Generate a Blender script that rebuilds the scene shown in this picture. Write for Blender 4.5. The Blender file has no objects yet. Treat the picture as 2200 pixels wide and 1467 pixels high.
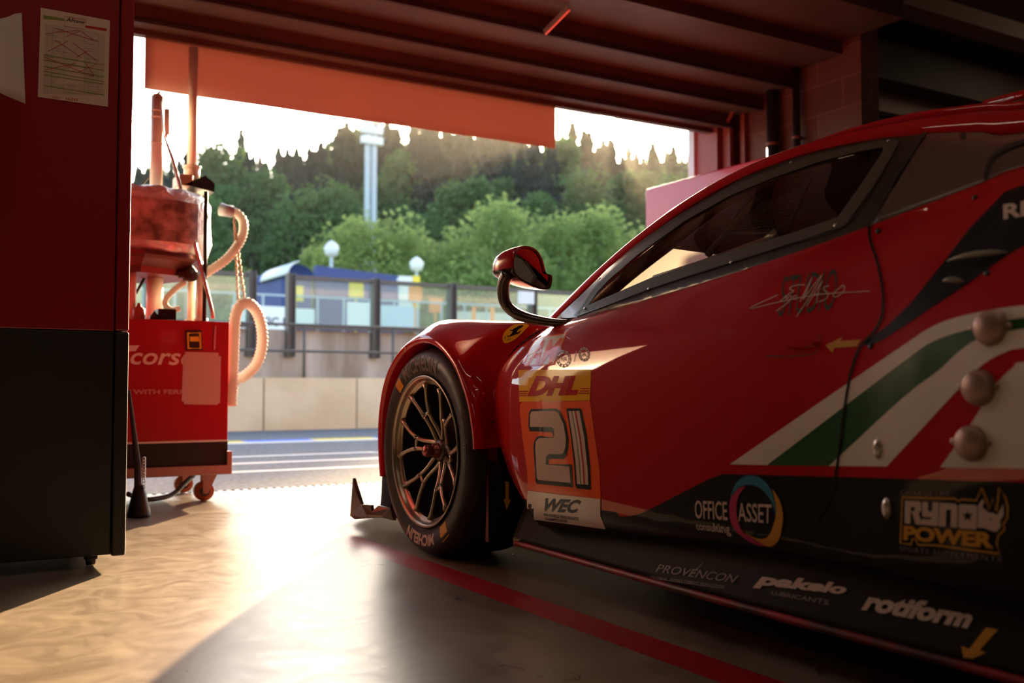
import bpy, bmesh, math, random
from mathutils import Vector, Matrix
from mathutils.bvhtree import BVHTree
from mathutils.geometry import tessellate_polygon
random.seed(7)
scene = bpy.context.scene
COL = scene.collection
# ---------------------------------------------------------------- camera model
FPX, CAMZ = 2139.0, 0.55
YAW, PITCH = math.radians(30.8), math.radians(2.6)
CAM = Vector((0, 0, CAMZ))
FX, FY = math.sin(YAW), math.cos(YAW)
RX, RY = math.cos(YAW), -math.sin(YAW)
def ray(u, v):
    r = (u-1100)/FPX; up = (733.5-v)/FPX
    fh = math.cos(PITCH)-up*math.sin(PITCH)
    return Vector((FX*fh+RX*r, FY*fh+RY*r, math.sin(PITCH)+up*math.cos(PITCH)))
def at(u, v, **k):
    (a, c), = k.items(); i = 'xyz'.index(a); d = ray(u, v)
    return CAM + d*((c-CAM[i])/d[i])
# ---------------------------------------------------------------- materials
MATS = {}
def mat(name, col, rough=.5, metal=0., coat=0., coat_rough=.05, emis=None, estr=0., alpha=1., trans=0., ior=1.45, spec=.5):
    m = bpy.data.materials.new(name); m.use_nodes = True
    b = m.node_tree.nodes['Principled BSDF']
    b.inputs['Base Color'].default_value = (*col, 1)
    b.inputs['Roughness'].default_value = rough
    b.inputs['Metallic'].default_value = metal
    b.inputs['Coat Weight'].default_value = coat
    b.inputs['Coat Roughness'].default_value = coat_rough
    b.inputs['Specular IOR Level'].default_value = spec
    b.inputs['Transmission Weight'].default_value = trans
    b.inputs['IOR'].default_value = ior
    if emis:
        b.inputs['Emission Color'].default_value = (*emis, 1); b.inputs['Emission Strength'].default_value = estr
    MATS[name] = m
    return m
def nodes(m):
    nt = m.node_tree
    return nt, nt.nodes, nt.links, nt.nodes['Principled BSDF']
def noise_tint(m, c1, c2, scale=8, detail=6, bump=0., rough=None, coord='Object', stretch=(1, 1, 1), dist=0.):
    nt, N, L, b = nodes(m)
    tc = N.new('ShaderNodeTexCoord'); mp = N.new('ShaderNodeMapping'); mp.inputs['Scale'].default_value = stretch
    nz = N.new('ShaderNodeTexNoise'); nz.inputs['Scale'].default_value = scale; nz.inputs['Detail'].default_value = detail
    nz.inputs['Distortion'].default_value = dist
    L.new(tc.outputs[coord], mp.inputs[0]); L.new(mp.outputs[0], nz.inputs[0])
    cr = N.new('ShaderNodeValToRGB'); cr.color_ramp.elements[0].color = (*c1, 1); cr.color_ramp.elements[1].color = (*c2, 1)
    cr.color_ramp.elements[0].position = .35; cr.color_ramp.elements[1].position = .65
    L.new(nz.outputs[0], cr.inputs[0]); L.new(cr.outputs[0], b.inputs['Base Color'])
    if bump:
        bp = N.new('ShaderNodeBump'); bp.inputs['Strength'].default_value = bump; bp.inputs['Distance'].default_value = .01
        L.new(nz.outputs[0], bp.inputs['Height']); L.new(bp.outputs[0], b.inputs['Normal'])
    if rough:
        mr = N.new('ShaderNodeMapRange'); mr.inputs['From Min'].default_value = .3; mr.inputs['From Max'].default_value = .7
        mr.inputs['To Min'].default_value = rough[0]; mr.inputs['To Max'].default_value = rough[1]
        L.new(nz.outputs[0], mr.inputs[0]); L.new(mr.outputs[0], b.inputs['Roughness'])
    return m
def glass_mat(name, tint, reflect=.08, rough=.02):
    m = bpy.data.materials.new(name); m.use_nodes = True
    nt = m.node_tree; N = nt.nodes; L = nt.links; N.clear()
    o = N.new('ShaderNodeOutputMaterial'); mx = N.new('ShaderNodeMixShader')
    t = N.new('ShaderNodeBsdfTransparent'); t.inputs[0].default_value = (*tint, 1)
    g = N.new('ShaderNodeBsdfGlossy'); g.inputs['Roughness'].default_value = rough
    lw = N.new('ShaderNodeLayerWeight'); fr = N.new('ShaderNodeMath'); fr.operation = 'POWER'; fr.inputs[1].default_value = 4.5; L.new(lw.outputs['Facing'], fr.inputs[0])
    ad = N.new('ShaderNodeMath'); ad.operation = 'ADD'; ad.inputs[1].default_value = reflect; ad.use_clamp = True
    L.new(fr.outputs[0], ad.inputs[0]); L.new(ad.outputs[0], mx.inputs[0]); L.new(t.outputs[0], mx.inputs[1]); L.new(g.outputs[0], mx.inputs[2])
    L.new(mx.outputs[0], o.inputs[0]); MATS[name] = m
    return m
# ---------------------------------------------------------------- objects
def tag(o, label=None, cat=None, group=None, kind=None):
    if label: o['label'] = label
    if cat: o['category'] = cat
    if group: o['group'] = group
    if kind: o['kind'] = kind
    return o
def empty(name, loc=(0, 0, 0)):
    o = bpy.data.objects.new(name, None); COL.objects.link(o); o.location = loc; o.empty_display_size = .1
    return o
def mobj(name, verts, faces, mats, parent=None, smooth=False, fm=None, ws=True):
    me = bpy.data.meshes.new(name)
    off = parent_loc(parent) if ws else Vector((0, 0, 0))
    me.from_pydata([tuple(Vector(v)-off) for v in verts], [], faces)
    mats = mats if isinstance(mats, (list, tuple)) else [mats]
    for m in mats: me.materials.append(m)
    if fm:
        for p, i in zip(me.polygons, fm): p.material_index = i
    if smooth:
        for p in me.polygons: p.use_smooth = True
    me.update()
    o = bpy.data.objects.new(name, me); COL.objects.link(o)
    if parent: o.parent = parent
    return o
def parent_loc(p):
    v = Vector((0, 0, 0))
    while p is not None: v = v + Vector(p.location); p = p.parent
    return v
class MB:
    def __init__(s): s.v = []; s.f = []; s.m = []
    def add(s, vs, fs, mi=0):
        n = len(s.v); s.v += [tuple(v) for v in vs]; s.f += [tuple(i+n for i in f) for f in fs]; s.m += [mi]*len(fs)
        return s
    def box(s, a, b, mi=0, rot=0, cen=None):
        x0, y0, z0 = a; x1, y1, z1 = b
        vs = [Vector(p) for p in ((x0, y0, z0), (x1, y0, z0), (x1, y1, z0), (x0, y1, z0), (x0, y0, z1), (x1, y0, z1), (x1, y1, z1), (x0, y1, z1))]
        if rot:
            c = Vector(cen) if cen else (vs[0]+vs[6])/2; R = Matrix.Rotation(rot, 3, 'Z'); vs = [R@(q-c)+c for q in vs]
        return s.add(vs, [(0, 3, 2, 1), (4, 5, 6, 7), (0, 1, 5, 4), (1, 2, 6, 5), (2, 3, 7, 6), (3, 0, 4, 7)], mi)
    def tube(s, pts, r, n=10, mi=0, close=False, cap=True, flat=None):
        pts = [Vector(p) for p in pts]; rs = r if isinstance(r, (list, tuple)) else [r]*len(pts)
        rings = []; ref = None; k = len(pts)
        for i, p in enumerate(pts):
            if close: d = pts[(i+1) % k]-pts[i-1]
            else: d = pts[min(i+1, k-1)]-pts[max(i-1, 0)]
            d = d.normalized() if d.length > 1e-9 else Vector((0, 0, 1))
            if ref is None: ref = Vector((0, 0, 1)) if abs(d.z) < .9 else Vector((1, 0, 0))
            ref = (ref-d*ref.dot(d)).normalized(); b = d.cross(ref)
            fl = flat or (1, 1)
            rings.append([p+(ref*math.cos(2*math.pi*j/n)*fl[0]+b*math.sin(2*math.pi*j/n)*fl[1])*rs[i] for j in range(n)])
        vs = [q for R_ in rings for q in R_]; fs = []
        for i in range(k if close else k-1):
            for j in range(n):
                a = i*n+j; b_ = i*n+(j+1) % n; c = ((i+1) % k)*n+(j+1) % n; d_ = ((i+1) % k)*n+j
                fs.append((a, b_, c, d_))
        if cap and not close: fs += [tuple(range(n-1, -1, -1)), tuple((k-1)*n+j for j in range(n))]
        return s.add(vs, fs, mi)
    def cyl(s, a, b, r, r2=None, n=20, mi=0): return s.tube([a, b], [r, r if r2 is None else r2], n, mi)
    def lathe(s, prof, c, axis='z', n=48, mi=0, a0=0, a1=2*math.pi):
        """prof: (radius, along)"""
        full = abs(a1-a0-2*math.pi) < 1e-6; m = n if full else n+1; vs = []
        for r, h in prof:
            for j in range(m):
                t = a0+(a1-a0)*j/n; x, y = r*math.cos(t), r*math.sin(t)
                q = (x, y, h) if axis == 'z' else ((h, x, y) if axis == 'x' else (x, h, y))
                vs.append(Vector(c)+Vector(q))
        fs = []
        for i in range(len(prof)-1):
            for j in range(n):
                k = (j+1) % m
                fs.append((i*m+j, i*m+k, (i+1)*m+k, (i+1)*m+j))
        return s.add(vs, fs, mi)
    def build(s, name, mats, parent=None, smooth=False, bevel=0, ws=True):
        o = mobj(name, s.v, s.f, mats, parent, smooth, s.m, ws)
        if bevel:
            b = o.modifiers.new('bevel', 'BEVEL'); b.width = bevel; b.segments = 2; b.limit_method = 'ANGLE'
        return o
def cr(p0, p1, p2, p3, t):
    return 0.5*((2*p1)+(-p0+p2)*t+(2*p0-5*p1+4*p2-p3)*t*t+(-p0+3*p1-3*p2+p3)*t**3)
def crom(P, t):
    n = len(P)-1; t = max(0, min(n-1e-9, t)); i = int(t); f = t-i
    a = P[i-1] if i > 0 else P[i]*2-P[i+1]
    d = P[i+2] if i+2 <= n else P[i+1]*2-P[i]
    return cr(a, P[i], P[i+1], d, f)
def smoothline(P, k=6):
    P = [Vector(p) for p in P]; n = (len(P)-1)*k
    return [crom(P, i/k) for i in range(n+1)]
def loft(G, nu, nv):
    """G rows x cols of Vector; returns verts, faces, (rows, cols)"""
    G = [[Vector(p) for p in r] for r in G]
    R_ = [[crom(r, j*(len(r)-1)/nv) for j in range(nv+1)] for r in G]
    out = []
    for i in range(nu+1):
        t = i*(len(G)-1)/nu
        out.append([crom([R_[k][j] for k in range(len(G))], t) for j in range(nv+1)])
    vs = [p for r in out for p in r]; w = nv+1
    fs = [(i*w+j, i*w+j+1, (i+1)*w+j+1, (i+1)*w+j) for i in range(nu) for j in range(nv)]
    return vs, fs, out
def solid(o, th, off=-1):
    m = o.modifiers.new('solid', 'SOLIDIFY'); m.thickness = th; m.offset = off
    return o
CX = 2.45   # centre plane of the car
def mirrored(vs, fs):
    n = len(vs)
    return list(vs)+[Vector((2*CX-v[0], v[1], v[2])) for v in vs], list(fs)+[tuple(i+n for i in reversed(f)) for f in fs]
# ---------------------------------------------------------------- decals laid on real surfaces
class Surf:
    def __init__(s): s.v = []; s.f = []; s.b = None
    def add(s, vs, fs):
        n = len(s.v); s.v += [Vector(v) for v in vs]; s.f += [tuple(i+n for i in f) for f in fs]; s.b = None
    def hit(s, u, v):
        if s.b is None: s.b = BVHTree.FromPolygons(s.v, s.f)
        d = ray(u, v).normalized(); l, n, i, t = s.b.ray_cast(CAM, d)
        if l is None: return None, None
        if n.dot(d) > 0: n = -n
        return l, n
def cut_grid(bm, G):
    xs = [v.co.x for v in bm.verts]; ys = [v.co.y for v in bm.verts]
    for ax, lo, hi in ((0, min(xs), max(xs)), (1, min(ys), max(ys))):
        k = math.ceil(lo/G)
        while k*G < hi:
            co = Vector((0, 0, 0)); co[ax] = k*G; no = Vector((0, 0, 0)); no[ax] = 1
            bmesh.ops.bisect_plane(bm, geom=bm.verts[:]+bm.edges[:]+bm.faces[:], dist=1e-5, plane_co=co, plane_no=no)
            k += 1
def decal(name, polys, surf, mats, parent, off=.0008, G=14, double=False):
    """polys: list of (loops, mat_index) in photo pixels; loops = [outer, hole...] or a ready (verts, faces)"""
    V = []; Fc = []; M = []
    for it in polys:
        loops, mi = it[0], it[1]; lift = it[2] if len(it) > 2 else 0.
        bm = bmesh.new()
        if isinstance(loops, tuple):
            vs, fs = loops
            bv = [bm.verts.new((p[0], p[1], 0)) for p in vs]
            for f in fs:
                try: bm.faces.new([bv[i] for i in f])
                except ValueError: pass
        else:
            flat = [p for l in loops for p in l]; bv = [bm.verts.new((p[0], p[1], 0)) for p in flat]
            for t in tessellate_polygon([[Vector((p[0], p[1], 0)) for p in l] for l in loops]):
                try: bm.faces.new([bv[i] for i in t])
                except ValueError: pass
        cut_grid(bm, G)
        idx = {}
        for v in bm.verts:
            l, n = surf.hit(v.co.x, v.co.y)
            if l is not None:
                idx[v] = len(V); V.append(l+n*(off+lift))
        for f in bm.faces:
            if all(v in idx for v in f.verts):
                q = [V[idx[v]] for v in f.verts]
                if max((a-b).length for a in q for b in q) > .12: continue
                tf = tuple(idx[v] for v in f.verts); nn_ = (q[1]-q[0]).cross(q[2]-q[0])
                if nn_.dot(q[0]-CAM) > 0: tf = tf[::-1]
                Fc.append(tf); M.append(mi)
        bm.free()
    if not Fc: print('EMPTY DECAL', name)
    o = mobj(name, V, Fc, mats, parent, True, M)
    return o
def homog(q):
    """unit square (0,0)TL (1,0)TR (1,1)BR (0,1)BL -> quad"""
    (x0, y0), (x1, y1), (x2, y2), (x3, y3) = q
    dx1, dx2, dx3 = x1-x2, x3-x2, x0-x1+x2-x3; dy1, dy2, dy3 = y1-y2, y3-y2, y0-y1+y2-y3
    den = dx1*dy2-dx2*dy1; g = (dx3*dy2-dx2*dy3)/den; h = (dx1*dy3-dx3*dy1)/den
    a, b, c = x1-x0+g*x1, x3-x0+h*x3, x0; d, e, f = y1-y0+g*y1, y3-y0+h*y3, y0
    return lambda s, t: ((a*s+b*t+c)/(g*s+h*t+1), (d*s+e*t+f)/(g*s+h*t+1))
def textmesh(txt, bold=0., shear=0., space=1.):
    """letters as a flat mesh, normalised to 0..1 across and 0..1 DOWN; also returns aspect"""
    c = bpy.data.curves.new('t', 'FONT'); c.body = txt; c.offset = bold; c.shear = shear; c.space_character = space
    c.resolution_u = 3; c.size = 1
    o = bpy.data.objects.new('t', c); COL.objects.link(o)
    dg = bpy.context.evaluated_depsgraph_get(); me = bpy.data.meshes.new_from_object(o.evaluated_get(dg))
    vs = [(v.co.x, v.co.y) for v in me.vertices]; fs = [tuple(p.vertices) for p in me.polygons]
    bpy.data.objects.remove(o); bpy.data.curves.remove(c); bpy.data.meshes.remove(me)
    x0 = min(v[0] for v in vs); x1 = max(v[0] for v in vs); y0 = min(v[1] for v in vs); y1 = max(v[1] for v in vs)
    return [((x-x0)/(x1-x0), (y1-y)/(y1-y0)) for x, y in vs], fs, (x1-x0)/(y1-y0)
def tq(txt, quad, mi, lift=.0006, **k):
    vs, fs, _ = textmesh(txt, **k); h = homog(quad)
    return ((([h(*p) for p in vs]), fs), mi, lift)
def crop(ox, oy, s):
    return lambda *pts: [(ox+x/s, oy+y/s) for x, y in pts]
def stroke(pts, w, close=False):
    """list of quads (verts, faces) following pts with width w"""
    vs = []; n = len(pts)
    for i, p in enumerate(pts):
        a = pts[i-1] if (i > 0 or close) else p; b = pts[(i+1) % n] if (i < n-1 or close) else p
        dx, dy = b[0]-a[0], b[1]-a[1]; l = math.hypot(dx, dy) or 1
        vs += [(p[0]-dy/l*w/2, p[1]+dx/l*w/2), (p[0]+dy/l*w/2, p[1]-dx/l*w/2)]
    fs = [(2*i, 2*i+1, (2*i+3) % (2*n), (2*i+2) % (2*n)) for i in range(n if close else n-1)]
    return (vs, fs)
def rnd(pts, k=6, close=False):
    P = [Vector((p[0], p[1], 0)) for p in pts]
    if close:
        n = len(P); return [tuple(cr(P[i-1], P[i], P[(i+1) % n], P[(i+2) % n], j/k))[:2] for i in range(n) for j in range(k)]
    return [tuple(q)[:2] for q in smoothline(P, k)]
def ring_px(cx, cy, rx, ry, w, n=24):
    return stroke([(cx+rx*math.cos(2*math.pi*i/n), cy+ry*math.sin(2*math.pi*i/n)) for i in range(n)], w, True)
# ---------------------------------------------------------------- palette
PAINT = mat('red_car_paint', (.50, .003, .005), .55, 0, 1., .03, spec=.1)
PAINTD = mat('dark_red_textured_paint', (.16, .006, .008), .6, 0, .1, .3)
BLACKG = mat('black_gloss_film', (.006, .005, .005), .5, 0, .35, .06, spec=.15)
BLACKS = mat('black_satin', (.012, .011, .010), .45)
RUBBER = mat('tyre_rubber', (.022, .019, .018), .55, spec=.4)
noise_tint(RUBBER, (.016, .014, .013), (.034, .030, .027), 22, 4, .04, (.42, .62))
RIMM = mat('bronze_grey_rim', (.34, .28, .22), .3, .85)
METAL = mat('brushed_metal', (.62, .58, .54), .3, .7)
DARKM = mat('dark_metal', (.06, .05, .045), .4, .7)
WHITE = mat('white_film', (.80, .72, .65), .5, 0, .5, .05, spec=.2)
GREEN = mat('green_film', (.004, .085, .022), .35, 0, .6, .05)
YEL = mat('yellow_film', (.90, .46, .005), .6, 0, .25, .06, spec=.1)
ORA = mat('orange_film', (.95, .11, .008), .5, 0, .4, .06, spec=.15)
AMB = mat('amber_film', (.62, .27, .01), .45)
DHLR = mat('crimson_film', (.50, .008, .012), .6, 0, .1, .1, spec=.1)
CYAN = mat('cyan_film', (.01, .20, .34), .4)
MAG = mat('magenta_film', (.48, .01, .09), .4)
DGREEN = mat('dark_green_film', (.03, .04, .012), .5)
PALE = mat('pale_lettering', (.66, .50, .43), .5, spec=.2)
DIM = mat('dull_grey_lettering', (.22, .16, .14), .5)
NAVY = mat('navy_film', (.012, .014, .05), .4)
CARBON = mat('carbon_weave', (.03, .027, .023), .35, 0, .5, .1)
nt, N, L, b = nodes(CARBON)
tc = N.new('ShaderNodeTexCoord'); ck = N.new('ShaderNodeTexChecker'); ck.inputs['Scale'].default_value = 240
ck.inputs['Color1'].default_value = (.035, .03, .024, 1); ck.inputs['Color2'].default_value = (.13, .11, .085, 1)
L.new(tc.outputs['Object'], ck.inputs[0]); L.new(ck.outputs[0], b.inputs['Base Color'])
FRAME = mat('brushed_window_frame', (.085, .07, .052), .5, .15, spec=.3)
SATIN = mat('satin_dark_pillar', (.034, .025, .015), .5, 0, .2, .15, spec=.2)
CARGLASS = glass_mat('car_glass', (.66, .62, .56), .01)
CLEAR = glass_mat('clear_pane', (.80, .88, .86), .03)
nt = CLEAR.node_tree; N = nt.nodes; L = nt.links
tl_ = N.new('ShaderNodeBsdfTranslucent'); tl_.inputs[0].default_value = (.85, .95, .92, 1); m_ = N.new('ShaderNodeMixShader'); m_.inputs[0].default_value = .06
o_ = [n for n in N if n.type == 'OUTPUT_MATERIAL'][0]; src = o_.inputs[0].links[0].from_socket; L.new(src, m_.inputs[1]); L.new(tl_.outputs[0], m_.inputs[2]); L.new(m_.outputs[0], o_.inputs[0])
MIRR = mat('mirror_glass', (.8, .8, .8), .02, 1.)
INNER = mat('cabin_black', (.012, .010, .009), .7)
NETM = mat('safety_net', (.10, .08, .06), .8)
TREDGE = mat('scuffed_red_edge', (.30, .01, .02), .5)
noise_tint(TREDGE, (.05, .02, .015), (.36, .012, .025), 9, 8, 0, None, 'Object', (1, 1, 1))
# ---------------------------------------------------------------- building materials
FLOOR = mat('polished_concrete_floor', (.3, .25, .2), .25)
nt, N, L, b = nodes(FLOOR)
g = N.new('ShaderNodeNewGeometry'); sx = N.new('ShaderNodeSeparateXYZ'); L.new(g.outputs['Position'], sx.inputs[0])
n1 = N.new('ShaderNodeTexNoise'); n1.inputs['Scale'].default_value = 1.6; n1.inputs['Detail'].default_value = 9; n1.inputs['Distortion'].default_value = 1.2; n1.inputs['Roughness'].default_value = .62
n2 = N.new('ShaderNodeTexNoise'); n2.inputs['Scale'].default_value = 7; n2.inputs['Detail'].default_value = 14; n2.inputs['Distortion'].default_value = 1.2; n2.inputs['Roughness'].default_value = .68
n3 = N.new('ShaderNodeTexNoise'); n3.inputs['Scale'].default_value = 60; n3.inputs['Detail'].default_value = 5
for n_ in (n1, n2, n3): L.new(g.outputs['Position'], n_.inputs[0])
r1 = N.new('ShaderNodeValToRGB'); r1.color_ramp.elements[0].position = .3; r1.color_ramp.elements[1].position = .72
r1.color_ramp.elements[0].color = (.17, .125, .092, 1); r1.color_ramp.elements[1].color = (.29, .225, .172, 1)
L.new(n1.outputs[0], r1.inputs[0])
r2 = N.new('ShaderNodeValToRGB'); r2.color_ramp.elements[0].position = .42; r2.color_ramp.elements[1].position = .62
r2.color_ramp.elements[0].color = (.74, .73, .72, 1); r2.color_ramp.elements[1].color = (1.12, 1.11, 1.10, 1)
L.new(n2.outputs[0], r2.inputs[0])
mxm = N.new('ShaderNodeMix'); mxm.data_type = 'RGBA'; mxm.blend_type = 'MULTIPLY'; mxm.inputs['Factor'].default_value = .75
L.new(r1.outputs[0], mxm.inputs[6]); L.new(r2.outputs[0], mxm.inputs[7])
def band(axis, lo, hi):
    a = N.new('ShaderNodeMath'); a.operation = 'GREATER_THAN'; a.inputs[1].default_value = lo; L.new(sx.outputs[axis], a.inputs[0])
    c = N.new('ShaderNodeMath'); c.operation = 'LESS_THAN'; c.inputs[1].default_value = hi; L.new(sx.outputs[axis], c.inputs[0])
    m_ = N.new('ShaderNodeMath'); m_.operation = 'MULTIPLY'; L.new(a.outputs[0], m_.inputs[0]); L.new(c.outputs[0], m_.inputs[1])
    return m_.outputs[0]
def op(kind, a, c):
    m_ = N.new('ShaderNodeMath'); m_.operation = kind
    for i, q in enumerate((a, c)):
        if isinstance(q, (int, float)): m_.inputs[i].default_value = q
        else: L.new(q, m_.inputs[i])
    return m_.outputs[0]
s1 = op('MULTIPLY', band(0, 1.295, 1.40), band(1, -4, 4.27))
s2 = op('MULTIPLY', band(1, 4.14, 4.27), band(0, 1.295, 3.7))
st = op('MAXIMUM', s1, s2)
mx2 = N.new('ShaderNodeMix'); mx2.data_type = 'RGBA'; L.new(st, mx2.inputs['Factor']); L.new(mxm.outputs[2], mx2.inputs[6]); mx2.inputs[7].default_value = (.42, .012, .022, 1)
L.new(mx2.outputs[2], b.inputs['Base Color'])
mr = N.new('ShaderNodeMapRange'); mr.inputs['From Min'].default_value = .3; mr.inputs['From Max'].default_value = .7; mr.inputs['To Min'].default_value = .26; mr.inputs['To Max'].default_value = .38
L.new(n2.outputs[0], mr.inputs[0]); L.new(mr.outputs[0], b.inputs['Roughness'])
bp = N.new('ShaderNodeBump'); bp.inputs['Strength'].default_value = .10; bp.inputs['Distance'].default_value = .003
L.new(n2.outputs[0], bp.inputs['Height']); L.new(bp.outputs[0], b.inputs['Normal'])
b.inputs['Specular IOR Level'].default_value = .85

LANE = mat('pit_lane_asphalt', (.2, .2, .21), .9, spec=.08)
nt, N, L, b = nodes(LANE)
g = N.new('ShaderNodeNewGeometry'); sx = N.new('ShaderNodeSeparateXYZ'); L.new(g.outputs['Position'], sx.inputs[0])
nz = N.new('ShaderNodeTexNoise'); nz.inputs['Scale'].default_value = 30; nz.inputs['Detail'].default_value = 8; L.new(g.outputs['Position'], nz.inputs[0])
rr = N.new('ShaderNodeValToRGB'); rr.color_ramp.elements[0].color = (.10, .10, .105, 1); rr.color_ramp.elements[1].color = (.22, .22, .23, 1)
rr.color_ramp.elements[0].position = .3; rr.color_ramp.elements[1].position = .7
L.new(nz.outputs[0], rr.inputs[0])
s = op('MAXIMUM', op('MAXIMUM', band(1, 6.45, 6.58), band(1, 7.15, 7.28)), band(1, 9.7, 10.0))
s = op('MAXIMUM', s, op('MULTIPLY', band(1, 7.85, 7.97), band(0, -3, 3.35)))
# a slanting line on the lane
sl = op('ADD', sx.outputs[0], op('MULTIPLY', sx.outputs[1], 1.15))
s = op('MAXIMUM', s, op('MULTIPLY', op('MULTIPLY', op('GREATER_THAN', sl, 12.28), op('LESS_THAN', sl, 12.44)), band(1, 6.6, 7.9)))
mx = N.new('ShaderNodeMix'); mx.data_type = 'RGBA'; L.new(s, mx.inputs['Factor']); L.new(rr.outputs[0], mx.inputs[6]); mx.inputs[7].default_value = (.74, .66, .56, 1)
# blue and yellow dashes
fr_ = op('FRACT', op('MULTIPLY', sx.outputs[0], .7), 0); dash = op('LESS_THAN', fr_, .5)
m3 = N.new('ShaderNodeMix'); m3.data_type = 'RGBA'; L.new(dash, m3.inputs['Factor']); m3.inputs[6].default_value = (.75, .55, .08, 1); m3.inputs[7].default_value = (.12, .2, .7, 1)
m4 = N.new('ShaderNodeMix'); m4.data_type = 'RGBA'; L.new(band(1, 9.95, 10.25), m4.inputs['Factor']); L.new(mx.outputs[2], m4.inputs[6]); L.new(m3.outputs[2], m4.inputs[7])
L.new(m4.outputs[2], b.inputs['Base Color'])

def block_mat(name, c1, c2, mortar, bw, bh, axis):
    m = mat(name, c1, .6); nt, N, L, b = nodes(m)
    g = N.new('ShaderNodeNewGeometry'); sp = N.new('ShaderNodeSeparateXYZ'); cb = N.new('ShaderNodeCombineXYZ')
    L.new(g.outputs['Position'], sp.inputs[0]); L.new(sp.outputs[axis], cb.inputs[0]); L.new(sp.outputs[2], cb.inputs[1])
    br = N.new('ShaderNodeTexBrick'); br.inputs['Scale'].default_value = 1; br.inputs['Brick Width'].default_value = bw; br.inputs['Row Height'].default_value = bh
    br.inputs['Mortar Size'].default_value = .006; br.inputs['Mortar Smooth'].default_value = .3
    br.inputs['Color1'].default_value = (*c1, 1); br.inputs['Color2'].default_value = (*c2, 1); br.inputs['Mortar'].default_value = (*mortar, 1)
    L.new(cb.outputs[0], br.inputs[0]); L.new(br.outputs[0], b.inputs['Base Color'])
    bp = N.new('ShaderNodeBump'); bp.inputs['Strength'].default_value = .5; bp.inputs['Distance'].default_value = .006; bp.invert = True
    L.new(br.outputs['Fac'], bp.inputs['Height']); L.new(bp.outputs[0], b.inputs['Normal'])
    return m
BLOCKY = block_mat('red_painted_blockwork', (.17, .048, .028), (.20, .056, .034), (.27, .10, .07), .4, .19, 1)
BLOCKX = block_mat('red_painted_blockwork_shaded', (.14, .04, .024), (.17, .048, .03), (.24, .09, .06), .4, .19, 0)  # same blockwork, shade of the pier's end faces put into darker colours
WALLM = mat('red_brown_wall', (.22, .06, .04), .7); noise_tint(WALLM, (.16, .055, .035), (.20, .075, .05), 3)
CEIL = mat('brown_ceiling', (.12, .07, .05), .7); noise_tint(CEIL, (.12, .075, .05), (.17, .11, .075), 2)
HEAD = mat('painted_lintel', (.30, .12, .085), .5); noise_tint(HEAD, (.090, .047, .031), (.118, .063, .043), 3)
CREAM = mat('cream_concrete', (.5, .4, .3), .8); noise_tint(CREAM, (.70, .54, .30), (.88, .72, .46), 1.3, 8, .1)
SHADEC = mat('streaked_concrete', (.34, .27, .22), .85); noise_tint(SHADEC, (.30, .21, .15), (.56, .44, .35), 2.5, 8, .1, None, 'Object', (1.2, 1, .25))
POSTM = mat('grey_brown_steel', (.12, .10, .085), .5, .3)
REDP = mat('red_cabinet_paint', (.42, .003, .012), .35, 0, .5, .1)
REDG = mat('red_gloss_panel', (.55, .01, .04), .3, 0, .6, .08)
BLACKP = mat('black_cabinet_paint', (.010, .009, .009), .5)
BANNER = mat('red_banner_fabric', (.38, .21, .18), .7)
nt, N, L, b = nodes(BANNER)
tr = N.new('ShaderNodeBsdfTranslucent'); tr.inputs[0].default_value = (.42, .20, .16, 1); ms = N.new('ShaderNodeMixShader'); ms.inputs[0].default_value = .36
out = N['Material Output']; L.new(b.outputs[0], ms.inputs[1]); L.new(tr.outputs[0], ms.inputs[2]); L.new(ms.outputs[0], out.inputs[0])
PAPER = mat('paper', (.62, .50, .44), .8)
INK = mat('faint_grey_ink', (.25, .2, .17), .8)
INKG = mat('green_marker', (.20, .25, .05), .8)
INKR = mat('red_marker', (.42, .02, .02), .7)
INKK = mat('black_ink', (.02, .02, .02), .7)
FOIL = mat('crinkled_silver_foil', (.86, .81, .77), .42, .35)
nt, N, L, b = nodes(FOIL)
vz = N.new('ShaderNodeTexNoise'); vz.inputs['Scale'].default_value = 14; vz.inputs['Detail'].default_value = 3; vz.inputs['Distortion'].default_value = 1.5
tc = N.new('ShaderNodeTexCoord'); L.new(tc.outputs['Object'], vz.inputs[0])
bp = N.new('ShaderNodeBump'); bp.inputs['Strength'].default_value = .8; bp.inputs['Distance'].default_value = .02; L.new(vz.outputs[0], bp.inputs['Height']); L.new(bp.outputs[0], b.inputs['Normal'])
COPPER = mat('warm_steel_tube', (.92, .78, .64), .4, .1)
HOSE = mat('ribbed_cream_hose', (.74, .73, .68), .5)
nt, N, L, b = nodes(HOSE)
tr = N.new('ShaderNodeBsdfTranslucent'); tr.inputs[0].default_value = (.8, .74, .64, 1); ms = N.new('ShaderNodeMixShader'); ms.inputs[0].default_value = .18
L.new(b.outputs[0], ms.inputs[1]); L.new(tr.outputs[0], ms.inputs[2]); L.new(ms.outputs[0], N['Material Output'].inputs[0])
CASTER = mat('orange_caster_tread', (.45, .12, .03), .5)
GREYP = mat('pinkish_alloy_profile', (.42, .24, .21), .45, .5)
CHAIN = mat('rusty_chain', (.45, .28, .17), .5, .5)
GRASS = mat('grass', (.10, .22, .05), .9); noise_tint(GRASS, (.06, .14, .03), (.16, .30, .08), .25, 8)
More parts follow.
